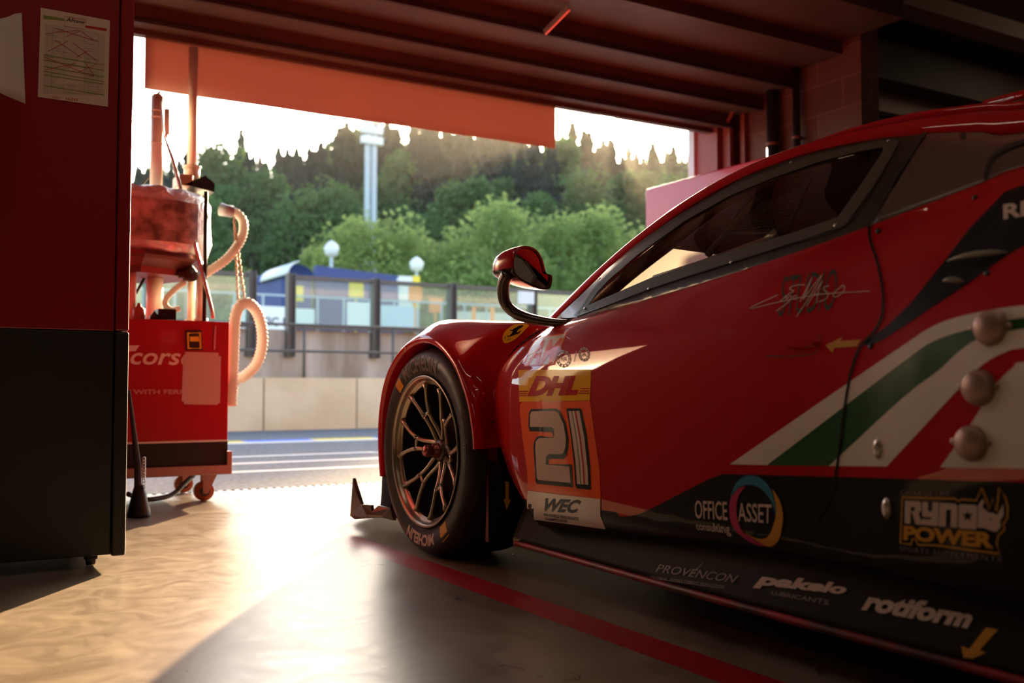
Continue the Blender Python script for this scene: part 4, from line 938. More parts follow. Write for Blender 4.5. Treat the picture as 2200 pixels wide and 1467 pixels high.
# hanging red banner
bn = MB(); P0 = at(312, 88, y=5.235); P1 = at(1193, 320, y=5.235)
zt = 2.335; zb = at(312, 190, y=5.235).z
nx = 40; vs = []; 
for i in range(nx+1):
    for j in range(5):
        x_ = P0.x+(P1.x-P0.x)*i/nx; vs.append((x_, 5.235+.004*math.sin(i*.5)*(1-j/4), zb+(zt-zb)*j/4))
bn.add(vs, [(i*5+j, (i+1)*5+j, (i+1)*5+j+1, i*5+j+1) for i in range(nx) for j in range(4)])
o = bn.build('banner', BANNER, None, True); solid(o, .004, 0); tag(o, 'long plain orange-red banner hanging under the lintel across the opening', 'banner')
# ---- ceiling lamps of the garage
def lamp(x, y, lab):
    t = empty('ceiling_lamp', (x, y, 3.25)); tag(t, lab, 'ceiling lamp', 'ceiling lamps behind the camera')
    m = MB(); m.box((x-.07, y-.75, 3.255), (x+.07, y+.75, 3.299)); m.build('lamp_housing', WHITEP, t)
    for dx in (-.035, .035):
        m = MB(); m.cyl((x+dx, y-.72, 3.235), (x+dx, y+.72, 3.235), .013, n=10); m.build('lamp_tube', LAMPM, t, True)
x = MB(); x.box((-6, 5.3, 0), (.30, 5.5, 2.4)); st('wall_opening', x, HEAD)
for x, y in ((.25, 2.2), (-.6, -.4), (2.45, .9), (8.2, 3.7), (2.6, -2.6)): lamp(x, y, 'unseen white twin-tube lamp on the garage ceiling, outside the frame')  # the lamp in the next bay is added, unseen, to brighten its beams
# ---- red partition box beyond the car
x = MB(); x.box((4.0, 3.55, .02), (4.55, 5.03, 1.822)); o = x.build('partition_cabinet', REDG, bevel=.008)
tag(o, 'large plain red cabinet standing beyond the windscreen of the car', 'cabinet')
# ================================================================ left cabinet with papers
REDT = mat('deep_red_cabinet_paint', (.24, .002, .008), .4, 0, .4, .12)
t = empty('tall_cabinet', (0, 3.55, 0)); tag(t, 'tall red and black cabinet at the left edge with papers stuck on its front', 'cabinet')
x = MB(); x.box((-1.5, 3.25, .721), (.514, 4.25, 2.5)); x.build('upper_panel', REDT, t, bevel=.003)
x = MB(); x.box((-1.5, 3.25, .04), (.514, 4.25, .719)); x.build('lower_panel', BLACKP, t, bevel=.003)
x = MB(); x.box((.5165, 3.243, .721), (.556, 4.25, 2.5)); x.build('corner_post', REDT, t, bevel=.006)
x = MB(); x.box((.5165, 3.243, .035), (.557, 4.25, .719)); x.build('corner_post', BLACKP, t, bevel=.006)
for y in (3.33, 3.9):
    for xx in (.47, -1.4):
        x = MB(); x.cyl((xx-.012, y, .024), (xx+.012, y, .024), .023, n=16); x.box((xx-.018, y-.015, .02), (xx+.018, y+.015, .045)); x.build('caster', BLACKS, t)
# paper schedule
PT = Surf(); PT.add([(-1, 3.2485, 0), (.6, 3.2485, 0), (.6, 3.2485, 3), (-1, 3.2485, 3)], [(0, 1, 2, 3)])
cp = crop(0, 0, 4.89)
FL = [PAPER, INK, INKG, INKR, INKK, mat('pale_table_tint', (.50, .42, .36), .8)]
pq = [([cp((428, 80), (1155, 215), (1133, 1122), (397, 1018))], 0)]
o = decal('paper_schedule', pq, PT, FL, None, .0005, 40); tag(o, 'printed schedule sheet with red crosses taped to the red cabinet', 'paper sheet')
det = [([cp((475, 250), (1105, 360), (1090, 1000), (450, 985))], 5)]
det += [([cp((455, 160), (675, 198), (675, 220), (455, 198))], 2), ([cp((900, 268), (1122, 300), (1120, 330), (898, 292))], 3)]
det.append((stroke(cp((678, 170), (903, 212), (898, 312), (676, 275)), 1.0, True), 3))
det.append(tq('AFcorse', cp((695, 182), (890, 220), (885, 252), (692, 225)), 4, bold=.02, shear=.2))
for (a, b2) in (((480, 355), (830, 320)), ((575, 300), (1030, 440)), ((700, 385), (850, 325)), ((850, 330), (970, 420)), ((500, 545), (710, 435)), ((575, 420), (860, 610)), ((760, 450), (1018, 640)), ((800, 605), (925, 535)), ((455, 598), (985, 805)), ((470, 738), (800, 665)), ((800, 770), (1010, 680)), ((900, 670), (985, 790))):
    det.append((stroke(cp(a, b2), 1.1), 3, .001))
for y0, y1 in ((580, 685), (632, 742), (700, 810), (750, 860), (900, 1000), (790, 885)):
    det.append((stroke(cp((458, y0), (1092, y1)), 2.0), 2, .0006))
rng = random.Random(3)
for i in range(26):
    y0 = 285+i*26; a0 = rng.choice((480, 560, 700, 910)); l_ = rng.uniform(60, 160)
    sl = .16; det.append((stroke(cp((a0, y0+(a0-480)*sl), (min(1090, a0+l_), y0+(min(1090, a0+l_)-480)*sl)), .9), 1, .0004))
for x_ in (550, 675, 890, 1035): det.append((stroke(cp((x_, 262+(x_-475)*.17), (x_-8, 985)), .6), 1, .0004))
det.append(tq('GO', cp((552, 1010), (625, 1016), (622, 1040), (550, 1032)), 3, bold=.02)); det.append(tq('HUNT', cp((690, 1025), (822, 1040), (820, 1066), (690, 1052)), 3, bold=.02))
d2 = decal('printed_table', det, PT, FL, o, .0012, 60)
# second sheet, curling off the cabinet
q = [at(-60, -20, y=3.05), at(60, -20, y=3.05), at(55, 222, y=3.05), at(-60, 165, y=3.05)]
m = MB(); vs = []
for i in range(9):
    for j in range(9):
        s_, t_ = i/8, j/8; p = q[0].lerp(q[1], s_).lerp(q[3].lerp(q[2], s_), t_); p.y += .19*(1-t_)+.02*math.sin(s_*3); vs.append(p)
m.add(vs, [(i*9+j, i*9+j+1, (i+1)*9+j+1, (i+1)*9+j) for i in range(8) for j in range(8)])
o = m.build('paper_sheet', PAPER, None, True); solid(o, .0006, 0); tag(o, 'blank side of a larger sheet curling off the cabinet at the far left edge', 'paper sheet')
# ================================================================ refuelling trolley
TY = 4.85
tr_ = empty('refuelling_trolley', (.75, 5.1, 0)); tag(tr_, 'red wheeled trolley with white lettering carrying a foil-wrapped tank on posts', 'trolley')
def TP(u, v, y=TY): return at(u, v, y=y)
x = MB(); x.box((-.40, TY, .295), (1.292, 5.45, .865)); cab = x.build('cabinet_body', REDP, tr_, bevel=.004)
x = MB(); x.box((-.40, TY, .175), (1.292, 5.45, .286)); x.build('lower_panel', BLACKP, tr_)
x = MB(); x.box((-.40, TY-.001, .286), (1.293, 5.45, .295)); x.build('white_band', WHITEP, tr_)
x = MB(); x.box((-.42, TY-.02, .130), (1.31, 5.47, .176)); x.box((1.285, TY-.02, .17), (1.31, 5.47, .24)); x.build('base_frame', GREYP, tr_, bevel=.004)
for xx, y in ((1.2, 4.93), (1.2, 5.36), (-.30, 4.93), (-.30, 5.36)):
    x = MB(); x.cyl((xx, y-.02, .046), (xx, y+.02, .046), .046, n=24); w_ = x.build('caster_wheel', CASTER, tr_, True)
    x = MB(); x.cyl((xx, y-.022, .046), (xx, y+.022, .046), .026, n=16); x.build('caster_hub', DARKM, w_)
    x = MB(); x.add([(xx-.01, y-.028, .035), (xx+.014, y-.028, .035), (xx+.06, y-.028, .13), (xx-.01, y-.028, .13)]+[(xx-.01, y+.028, .035), (xx+.014, y+.028, .035), (xx+.06, y+.028, .13), (xx-.01, y+.028, .13)],
        [(0, 1, 2, 3), (4, 7, 6, 5), (2, 3, 7, 6)]); x.cyl((xx, y-.03, .046), (xx, y+.03, .046), .010, n=10); x.build('caster_fork', GREYP, w_)
TS = Surf(); TS.add([(-1, TY, 0), (2, TY, 0), (2, TY, 2), (-1, TY, 2)], [(0, 1, 2, 3)])
c2 = crop(240, 640, 2.935)
tl = [([c2((60, 300), (175, 298), (150, 335), (60, 338))], 0), tq('corse', c2((118, 345), (520, 350), (515, 425), (118, 420)), 0, bold=.015, shear=.25)]
tl += [([c2((0, 432), (600, 436), (600, 446), (0, 444))], 1), ([c2((0, 450), (600, 452), (600, 466), (0, 466))], 0)]
for y in (486, 498, 510): tl.append((stroke(c2((0, y), (600, y+1)), 1.2), 2))
tl.append(tq('RACING WITH FERRARI', c2((-120, 577), (560, 577), (560, 607), (-120, 607)), 2, bold=.03))
decal('lettering', tl, TS, [WHITE, mat('khaki_stripe', (.2, .1, .03), .5), mat('pink_lettering', (.62, .30, .28), .5)], cab, .001, 200)
x = MB(); q = [TP(*a) for a in c2((465, 205), (562, 203), (570, 330), (468, 330))]; x.add([a+Vector((0, -.012, 0)) for a in q]+q, [(0, 1, 2, 3)]+[(i, (i+1) % 4, 4+(i+1) % 4, 4+i) for i in range(4)]); lk = x.build('latch', DARKM, cab)
x = MB(); q = [TP(*a)+Vector((0, -.013, 0)) for a in c2((476, 222), (552, 220), (556, 318), (478, 318))]; x.tube([q[0], q[1], q[2], q[3]], .006, 6, close=True); q = [TP(*a)+Vector((0, -.014, 0)) for a in c2((488, 245), (545, 243), (548, 275), (490, 275))]; x.add(q, [(0, 1, 2, 3)]); x.build('latch_handle', YELP, lk)
x = MB(); x.tube([TP(*c2((652, 178))[0])+Vector((0, -.006, 0)), TP(*c2((645, 325))[0])+Vector((0, -.006, 0))], .005, 8, flat=(1, 1)); x.build('hinge_pin', METAL, cab)
x = MB(); q = [TP(*a) for a in c2((462, 340), (672, 345), (672, 365), (688, 368), (682, 662), (668, 665), (666, 674), (455, 670), (455, 655), (440, 652), (450, 360), (460, 358))]
n = len(q); x.add([a+Vector((0, -.004, 0)) for a in q]+[a+Vector((0, -.0025, 0)) for a in q], [tuple(range(n))]+[(i, (i+1) % n, n+(i+1) % n, n+i) for i in range(n)]); o = x.build('paper_sheet', mat('pinkish_paper', (.62, .42, .38), .8)); tag(o, 'blank pale sheet of paper taped to the front of the red trolley', 'paper sheet')
# tank tower
def cylv(u, v0, v1, r, y, m, nm, par=tr_, n=18):
    a, b2 = at(u, v0, y=y), at(u, v1, y=y); k_ = MB(); k_.cyl((a.x, y, min(a.z, b2.z)), (a.x, y, max(a.z, b2.z)), r, n=n); return k_.build(nm, m, par, True)
tk = MB(); cx_, cy_ = .93, 5.20; R_ = .34
tp = [(.02, 1.515), (.26, 1.51), (.32, 1.50), (.345, 1.46), (.345, 1.40), (.343, 1.28), (.335, 1.21), (.315, 1.185), (.02, 1.185)]
tk.lathe([(r_, z) for r_, z in tp], (cx_, cy_, 0), 'z', 64)
for i, v in enumerate(tk.v):
    w_ = 1+.018*math.sin(v[0]*37+v[2]*23)+.014*math.sin(v[0]*71-v[1]*53+v[2]*61); tk.v[i] = (cx_+(v[0]-cx_)*w_, cy_+(v[1]-cy_)*w_, v[2]+.005*math.sin(v[0]*45+v[1]*30))
tank = tk.build('tank', FOIL, tr_, True)
x = MB(); TYf = cy_-.355; q = []
for i in range(9):
    a = math.radians(-112+i*7.5) ; q += [(cx_+.360*math.cos(a), cy_+.360*math.sin(a), 1.235), (cx_+.360*math.cos(a), cy_+.360*math.sin(a), 1.435)]
x.add(q, [(2*i, 2*i+2, 2*i+3, 2*i+1) for i in range(8)]); pm = mat('speckled_tank_label', (.45, .3, .25), .6); noise_tint(pm, (.14, .08, .06), (.55, .38, .32), 14, 3); x.build('tank_label', pm, tank, True)
x = MB(); x.lathe([(.02, 1.19), (.37, 1.19), (.375, 1.17), (.36, 1.155), (.30, 1.12), (.29, 1.09), (.02, 1.09)], (cx_-.04, cy_, 0), 'z', 8); x.build('tank_tray', mat('brown_tray', (.16, .055, .04), .4, .4), tr_)
for u, r_ in ((283, .016), (336, .040), (412, .018), (492-85, .02), (430, .028), (425, .018)): pass
for u, r_, y in ((284, .018, 4.98), (332, .040, 5.15), (411, .018, 5.05), (432, .022, 4.98)):
    a = at(u, 640, y=y); k_ = MB(); k_.cyl((a.x, y, .865), (a.x, y, 1.10), r_, n=18); k_.cyl((a.x, y, .865), (a.x, y, .885), r_+.012, n=18); k_.build('support_post', COPPER, tr_, True)
# tall pipes above the tank
a = at(337, 300, y=5.15); k_ = MB(); k_.cyl((a.x, 5.15, 1.49), (a.x, 5.15, at(337, 207, y=5.15).z), .030, n=20); k_.cyl((a.x, 5.15, at(337, 207, y=5.15).z), (a.x, 5.15, at(337, 203, y=5.15).z), .022, n=20)
for v in (240, 254, 310): z = at(337, v, y=5.15).z; k_.cyl((a.x, 5.15, z), (a.x, 5.15, z+.008), .032, n=20)
k_.tube([(a.x, 5.15, at(337, 203, y=5.15).z), (a.x+.012, 5.15, at(337, 196, y=5.15).z)], .006, 6); mastp = k_.build('vent_mast', COPPER, tr_, True)
k_ = MB(); z1, z0 = at(352, 236, y=5.15).z, at(352, 290, y=5.15).z; k_.cyl((a.x+.043, 5.13, z0), (a.x+.043, 5.13, z1), .014, n=12); k_.cyl((a.x+.036, 5.13, z0-.015), (a.x+.040, 5.13, z0), .010, n=12); k_.build('side_tube', COPPER, mastp, True)
b3 = at(413, 300, y=5.20); k_ = MB(); k_.cyl((b3.x, 5.20, 1.52), (b3.x, 5.20, 2.30), .024, n=20); k_.build('vent_mast', COPPER, tr_, True)
k_ = MB(); z = at(417, 375, y=5.2).z; k_.cyl((b3.x, 5.2, z-.03), (b3.x, 5.2, z+.03), .040, n=20); k_.cyl((b3.x, 5.2, z+.03), (b3.x, 5.2, z+.042), .046, n=20); k_.cyl((b3.x, 5.2, z-.045), (b3.x, 5.2, z-.03), .046, n=20); k_.build('pipe_coupling', COPPER, tr_, True)
k_ = MB(); z = at(430, 395, y=5.1).z; p0 = at(392, 392, y=5.1); p1 = at(456, 400, y=5.1)
k_.add([(p0.x, 5.05, z-.02), (p0.x+.10, 5.05, z+.035), (p1.x, 5.05, z), (p1.x, 5.05, z-.045), (p0.x, 5.25, z-.02), (p0.x+.10, 5.25, z+.035), (p1.x, 5.25, z), (p1.x, 5.25, z-.045)], [(0, 1, 2, 3), (4, 7, 6, 5), (0, 4, 5, 1), (1, 5, 6, 2), (2, 6, 7, 3), (3, 7, 4, 0)]); k_.build('black_cap', BLACKS, tr_)
k_ = MB(); k_.box((at(378, 400, y=5.12).x, 5.05, at(378, 402, y=5.12).z), (at(408, 400, y=5.12).x, 5.2, at(378, 378, y=5.12).z)); k_.build('valve_block', mat('brass_block', (.55, .26, .14), .4, .5), tr_, bevel=.004)
# black upright, diagonal rod, valve
k_ = MB(); a = at(440, 600, y=4.9); k_.cyl((a.x, 4.9, .865), (a.x, 4.9, 1.50), .010, n=10); k_.build('black_upright', BLACKS, tr_, True)
k_ = MB(); dpts = [at(347, 218, y=5.0), at(352, 290, y=5.0), at(372, 345, y=4.98), at(400, 450, y=4.94), at(428, 560, y=4.9), at(455, 665, y=4.88), at(458, 684, y=4.88)]
k_.tube(dpts, [.003, .004, .009, .010, .010, .009, .009], 8); k_.build('diagonal_rod', METAL, tr_, True)
k_ = MB(); a = at(407, 590, y=4.98)
k_.lathe([(.002, -.035), (.03, -.03), (.040, -.01), (.040, .012), (.028, .03), (.014, .045), (.016, .10)], (a.x, 4.98, a.z), 'z', 12)
k_.cyl((a.x-.055, 4.98, a.z), (a.x+.03, 4.98, a.z+.01), .020, n=10); k_.build('valve', mat('dark_brown_valve', (.05, .02, .014), .5, .3), tr_, True)
k_ = MB(); k_.tube(smoothline([at(398, 606, y=5.0), at(380, 618, y=5.0), at(358, 640, y=5.0), at(356, 656, y=5.0), at(370, 666, y=5.0), at(386, 662, y=5.0)], 5), .014, 10); k_.build('small_hose', HOSE, tr_, True)
k_ = MB(); k_.tube([at(320, 580, y=5.2), at(292, 630, y=5.2)], .007, 8); k_.tube(smoothline([at(334, 378, y=5.25), at(318, 382, y=5.25), at(305, 396, y=5.25), at(300, 402, y=5.25)], 4), .007, 8); k_.build('black_tube', BLACKS, tr_, True)
# items on the trolley top
k_ = MB(); a = at(360, 690, y=4.95); k_.box((a.x-.05, 4.92, .866), (a.x+.035, 5.02, .922)); o = k_.build('gauge_box', BLACKS, None, bevel=.005); tag(o, 'small dark box standing on top of the red trolley', 'box')
k_ = MB(); a = at(298, 690, y=4.95); k_.lathe([(.001, .866), (.026, .866), (.028, .87), (.028, .915), (.020, .925), (.012, .930), (.008, .945), (.001, .948)], (a.x, 4.95, 0), 'z', 20); o = k_.build('bottle', mat('rosy_plastic', (.45, .14, .10), .4), None, True); tag(o, 'small rosy plastic bottle on the trolley beside the tall cabinet', 'bottle')
k_ = MB(); a = at(327, 690, y=4.98); k_.lathe([(.001, .866), (.022, .866), (.022, .885), (.008, .90), (.001, .91)], (a.x, 4.93, 0), 'z', 14); o = k_.build('funnel', DARKM, None, True); tag(o, 'small dark funnel-shaped fitting between bottle and box on the trolley', 'funnel')
k_ = MB(); k_.tube([at(474, 450, y=5.12), at(488, 453, y=5.1), at(500, 455, y=5.1)], [.034, .030, .031], 14); k_.build('hose_coupling', GREYM, tr_, True)
# hoses
def hose(pts, r, nm, m, lab, cat):
    k_ = MB(); P = smoothline(pts, 10); P2 = []
    tot = [0]
    for a, c in zip(P, P[1:]): tot.append(tot[-1]+(c-a).length)
    n = max(20, int(tot[-1]/.010)); out = []; rr = []
    j = 0
    for i in range(n+1):
        d = tot[-1]*i/n
        while j < len(P)-2 and tot[j+1] < d: j += 1
        out.append(P[j].lerp(P[j+1], (d-tot[j])/max(1e-9, tot[j+1]-tot[j]))); rr.append(r*(1 if i % 2 else .80))
    k_.tube(out, rr, 14); o = k_.build(nm, m, None, True); tag(o, lab, cat); return o
hose([at(487, 452, y=5.1), at(505, 456, y=5.1), at(522, 475, y=5.08), at(521, 505, y=5.05), at(505, 535, y=5.02), at(480, 562, y=5.0), at(440, 588, y=5.0)], .025, 'curved_hose', HOSE, 'short pale hose curving from the foil tank down to the valve', 'hose')
hose([at(497, 872, y=4.98), at(500, 800, y=4.97), at(503, 720, y=4.95), at(506, 680, y=4.95), at(517, 655, y=4.95), at(535, 652, y=4.96), at(553, 672, y=5.0), at(563, 710, y=5.02), at(562, 750, y=5.04), at(549, 785, y=5.06), at(525, 808, y=5.06), at(505, 818, y=5.06), at(497, 850, y=5.06)], .030, 'coiled_hose', HOSE, 'thick ribbed cream hose hanging in a loop beside the red trolley', 'hose')
def chain(p0, p1, lab):
    k_ = MB(); n = int((p1-p0).length/.017)
    for i in range(n+1):
        c_ = p0.lerp(p1, i/n); u = Vector((1, 0, 0)) if i % 2 else Vector((0, 1, 0))
        k_.tube([c_+u*(.0055*math.cos(a*math.pi/4))+Vector((0, 0, .0115*math.sin(a*math.pi/4))) for a in range(8)], .0024, 5, close=True)
    o = k_.build('chain', CHAIN, None, True); tag(o, lab, 'chain')
chain(at(503, 470, y=5.06), at(512, 648, y=4.96), 'left one of two rusty chains holding up the looped hose')
chain(at(503, 470, y=5.05), at(526, 648, y=4.955), 'right one of two rusty chains holding up the looped hose')
hose([at(273, 1060, y=4.7), at(300, 1072, y=4.72), at(330, 1072, y=4.75), at(370, 1062, y=4.85), at(400, 1035, y=5.0), at(415, 1022, y=5.1)], .012, 'floor_cable', CORD, 'dark cable lying on the floor under the red trolley', 'cable')
# weighted cone hanging beside the cabinet
t = empty('weighted_stand', (.70, 4.0, 0)); tag(t, 'black cone-shaped rubber weight on a dark strap beside the tall cabinet', 'weight')
yc = 4.42; a = at(298, 1108, y=yc); k_ = MB(); k_.lathe([(.001, .004), (.048, .004), (.048, .02), (.028, .105), (.020, .135), (.001, .14)], (a.x, yc, 0), 'z', 20); k_.build('cone_weight', BLACKS, t, True)
k_ = MB(); k_.tube([(a.x-.005, yc, .13), at(296, 1000, y=yc), at(277, 838, y=yc)], [.016, .014, .006], 8); k_.build('strap', CORD, t)
k_ = MB()
for i in range(10): c_ = Vector((a.x+.015, yc-.015, .13+i*.013)); k_.tube([c_+Vector((.006*math.cos(q*math.pi/4), 0, .008*math.sin(q*math.pi/4))) for q in range(8)], .002, 5, close=True)
k_.build('chain_links', METAL, t)
# ================================================================ pit wall and what lies beyond
w_ = MB()
for i in range(-8, 30): w_.box((i*1.25+.01, 12.4, -.01), (i*1.25+1.24, 12.62, .665))
st('wall_barrier', w_, CREAM)
w_ = MB(); w_.box((-12, 12.63, -.01), (38, 14.05, .60)); st('wall_platform', w_, CREAM)
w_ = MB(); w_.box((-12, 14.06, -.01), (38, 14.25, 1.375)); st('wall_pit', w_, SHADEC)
posts = [1.3, 2.65, 4.03, 4.60, 5.92, 7.22, 8.72, 10.1, 11.5, 12.9]
plab = ['behind the trolley', 'left of the gap', 'left edge of the gap', 'right edge of the gap', 'between two full panes left of the tyre', 'above the front tyre', 'behind the mirror', 'right of the mirror', 'behind the windscreen', 'behind the cabin']
for i, px in enumerate(posts):
    x = MB()
    for dx in (-.058, .044): x.box((px+dx, 13.90, .98), (px+dx+.014, 14.04, 2.19))
    x.box((px-.058, 13.965, .98), (px+.058, 13.975, 2.19)); x.box((px-.07, 13.97, .98), (px+.07, 14.06, 1.10))
    o = x.build('fence_post', POSTM); tag(o, 'grey-brown steel post of the glass pit wall, '+plab[i], 'fence post', 'steel posts of the glass fence')
for i in range(len(posts)-1):
    a, b2 = posts[i]+.06, posts[i+1]-.06
    if i == 2: continue
    t = empty('glass_panel', ((a+b2)/2, 13.98, 1.4)); tag(t, 'framed clear pane on top of the pit wall between posts, '+('far left behind the trolley', 'behind the hanging hose', '', 'first right of the gap', 'second right of the gap', 'third right of the gap', 'behind the door mirror', 'right of the door mirror', 'furthest right, behind the car')[i], 'glass panel', 'panes of the glass fence')
    x = MB(); x.box((a, 13.98, 1.43), (b2, 13.99, 2.11)); x.build('pane', CLEAR, t)
    x = MB(); x.box((a, 13.94, 2.11), (b2, 14.03, 2.165)); x.box((a, 13.94, 1.385), (b2, 14.03, 1.43)); x.build('pane_rail', POSTM, t)
x = MB(); x.tube([(-2, 12.75, 1.02), (16, 12.75, 1.02)], .018, 8)
for i in range(14): x.tube([(.55+i*1.28, 12.75, .60), (.55+i*1.28, 12.75, 1.37)], .022, 8)
x.tube([(-2, 12.75, 1.37), (16, 12.75, 1.37)], .018, 8)
o = x.build('handrail', POSTM, None, True); tag(o, 'thin steel pipe handrail running along in front of the streaked concrete wall', 'handrail')
# advertising boards and small structures across the track
def board(x0, x1, y, z0, z1, m, nm, lab, cat, txt=None):
    t = MB(); t.box((x0, y, z0), (x1, y+.08, z1)); o = t.build(nm, m); tag(o, lab, cat)
    if txt:
        vs, fs, asp = textmesh(txt, bold=.02); hgt = (z1-z0)*.34; ww = hgt*asp*1.0; ox = txt_x
        mobj('board_lettering', [(ox+vx*ww, y-.006, z0+(z1-z0)*.58-hgt*vy) for vx, vy in vs], fs, [NAVY], o)
txt_x = at(560, 690, y=22).x
board(at(500, 650, y=22).x, at(612, 650, y=22).x, 22, at(590, 714, y=22).z, at(590, 658, y=22).z, WHITEP, 'advertising_board', 'white board with blue letters seen through the gap in the glass', 'advertising board', 'TIC BE')
for (u0, u1, v0, v1, y, m, lab, k_) in ((628, 676, 662, 703, 24, WHITEP, 'plain white barrier board behind the pane right of the gap', 'barrier_board'), (748, 800, 648, 704, 23, WHITEP, 'pale board near the post between the two full panes', 'barrier_board'),
        (815, 890, 655, 703, 23.5, mat('pale_blue_board', (.5, .6, .68), .5), 'pale blue board behind the second pane right of the gap', 'barrier_board'), (888, 902, 592, 662, 28, YELP, 'upright yellow banner beside the white banner beyond the fence', 'banner_flag'),
        (858, 886, 592, 660, 28, WHITEP, 'upright white banner beside the yellow banner beyond the fence', 'banner_flag'), (1118, 1148, 625, 652, 13.7, WHITEP, 'small white notice below the door mirror on the pit fence', 'notice_board'),
        (980, 1100, 668, 695, 26, mat('cream_board', (.6, .55, .45), .6), 'long cream barrier behind the third pane above the fender', 'barrier_board')):
    z0, z1 = at(u0, v1, y=y).z, at(u0, v0, y=y).z
    board(at(u0, 650, y=y).x, at(u1, 650, y=y).x, y, z0, z1, m, k_, lab, 'board')
for u, v, c_, lab in ((636, 630, YELP, 'small yellow sign behind the pane nearest the gap'), (766, 622, YELP, 'small yellow sign left of the middle fence post'), (937, 656, ORAP, 'small orange sign behind the second pane'), (893, 632, ORAP, 'small orange sign beside the yellow banner')):
    p = at(u, v, y=27); x = MB(); x.box((p.x-.22, 27, p.z-.22), (p.x+.22, 27.04, p.z+.22)); x.cyl((p.x, 27.05, 1.2), (p.x, 27.05, p.z), .03, n=8); o = x.build('marshal_sign', c_); tag(o, lab, 'sign')
x = MB(); a, c_ = at(1018, 700, y=20), at(1058, 662, y=20)
x.tube([(a.x, 20, 1.3), (a.x, 20, c_.z), (c_.x, 20, c_.z), (c_.x, 20, 1.3)], .05, 8); o = x.build('orange_frame', ORAP); tag(o, 'orange square frame standing beyond the glass left of the mirror', 'frame')
# blue barrel-roofed kiosk and long blue roof
t = empty('blue_kiosk', (at(633, 580, y=30).x, 30, 0)); tag(t, 'navy blue barrel-roofed kiosk rising above the fence beside the gap', 'kiosk')
cx_ = at(640, 585, y=30).x; zc = at(640, 596, y=30).z; R_ = at(675, 590, y=30).x-cx_
x = MB(); n = 20; vs = [(cx_+R_*math.cos(math.pi*i/n)*1.0, y, zc+R_*.78*math.sin(math.pi*i/n)) for y in (30, 33) for i in range(n+1)]
x.add(vs, [(i, i+1, n+2+i, n+1+i) for i in range(n)]+[tuple(range(n+1)), tuple(range(2*n+1, n, -1))]); x.build('barrel_roof', BLUE, t, True)
x = MB(); x.box((cx_-R_*.9, 30.1, 0), (cx_+R_*.9, 32.9, zc)); x.build('kiosk_body', BLUE, t)
x = MB(); vs = [(cx_+R_*1.06*math.cos(math.pi*(.62+.38*i/8))-.02, y, zc+R_*.84*math.sin(math.pi*(.62+.38*i/8))) for y in (29.2, 32) for i in range(9)]
x.add(vs, [(i, i+1, 10+i, 9+i) for i in range(8)]); o = x.build('white_awning', WHITEP, t, True); solid(o, .04, 0)
t = empty('blue_stand', (13, 31, 0)); tag(t, 'long low navy blue hoarding stretching right from the kiosk above the glass', 'hoarding')
P0, P1 = at(680, 570, y=31), at(868, 594, y=33); zb_ = at(700, 600, y=31).z
x = MB(); x.add([(P0.x, 31, zb_-2.4), (P1.x, 33, zb_-2.4), (P1.x, 33, P1.z), (P0.x, 31, P0.z), (P0.x, 31.3, zb_-2.4), (P1.x, 33.3, zb_-2.4), (P1.x, 33.3, P1.z), (P0.x, 31.3, P0.z)], [(0, 1, 2, 3), (7, 6, 5, 4), (3, 2, 6, 7), (0, 3, 7, 4), (1, 5, 6, 2)]); x.build('hoarding_panel', BLUE, t)
x = MB(); a, c_ = at(858, 596, y=29), at(902, 601, y=29); x.box((a.x, 29, c_.z-.15), (at(880, 596, y=29).x, 29.2, a.z)); x.build('white_end', WHITEP, t)
x = MB(); x.box((at(880, 596, y=29).x, 29, c_.z-.15), (c_.x, 29.2, a.z)); x.build('yellow_end', YELP, t)
# lamps
def post(u, v0, y, lab, h=None, r=.06, head=.22, cat='street lamp'):
    a = at(u, v0, y=y); t = empty('street_lamp', (a.x, y, 0)); tag(t, lab, cat)
    x = MB(); x.cyl((a.x, y, 0), (a.x, y, a.z), r, r*.8, n=10); x.build('lamp_post', GREYM, t)
    x = MB(); x.lathe([(.001, a.z-.1), (head*.8, a.z), (head, a.z+head), (head*.5, a.z+head*1.6), (.001, a.z+head*1.9)], (a.x, y, 0), 'z', 12); x.build('lamp_head', WHITEP, t, True)
post(712, 548, 34, 'white globe lamp on a post above the navy hoarding', r=.08, head=.28)
post(895, 580, 30, 'white lamp on a short post above the yellow banner', r=.06, head=.24)
for i, u in enumerate((480, 506)): pass
a = at(797, 280, y=68); t = empty('floodlight_mast', (a.x, 68, 0)); tag(t, 'tall steel floodlight mast rising through the trees below the banner', 'floodlight mast')
x = MB(); x.cyl((a.x-.25, 68, 0), (a.x-.25, 68, a.z), .22, n=10); x.cyl((a.x+.25, 68, 0), (a.x+.25, 68, a.z), .22, n=10)
for i in range(14): x.box((a.x-.25, 67.95, 3+i*1.2), (a.x+.25, 68.05, 3.1+i*1.2))
x.build('mast', GREYM, t)
for i in range(3):
    x = MB(); x.box((a.x-.85, 67.6, a.z-1.1+i*.8), (a.x+.85, 68, a.z-.5+i*.8)); x.build('lamp_bank', WHITEP, t, bevel=.05)
# bank fence
x = MB()
for i in range(40):
    xx = 4+i*.75; x.cyl((xx, 25.8, 1.0), (xx, 25.8, 3.0), .03, n=6)
x.box((4, 25.78, 2.95), (34, 25.82, 3.0)); x.box((4, 25.78, 1.9), (34, 25.82, 1.94)); x.box((4, 25.78, 1.2), (34, 25.82, 1.24))
o = x.build('mesh_fence', GREYM); tag(o, 'thin grey post-and-wire fence on the grass bank beyond the glass', 'wire fence')
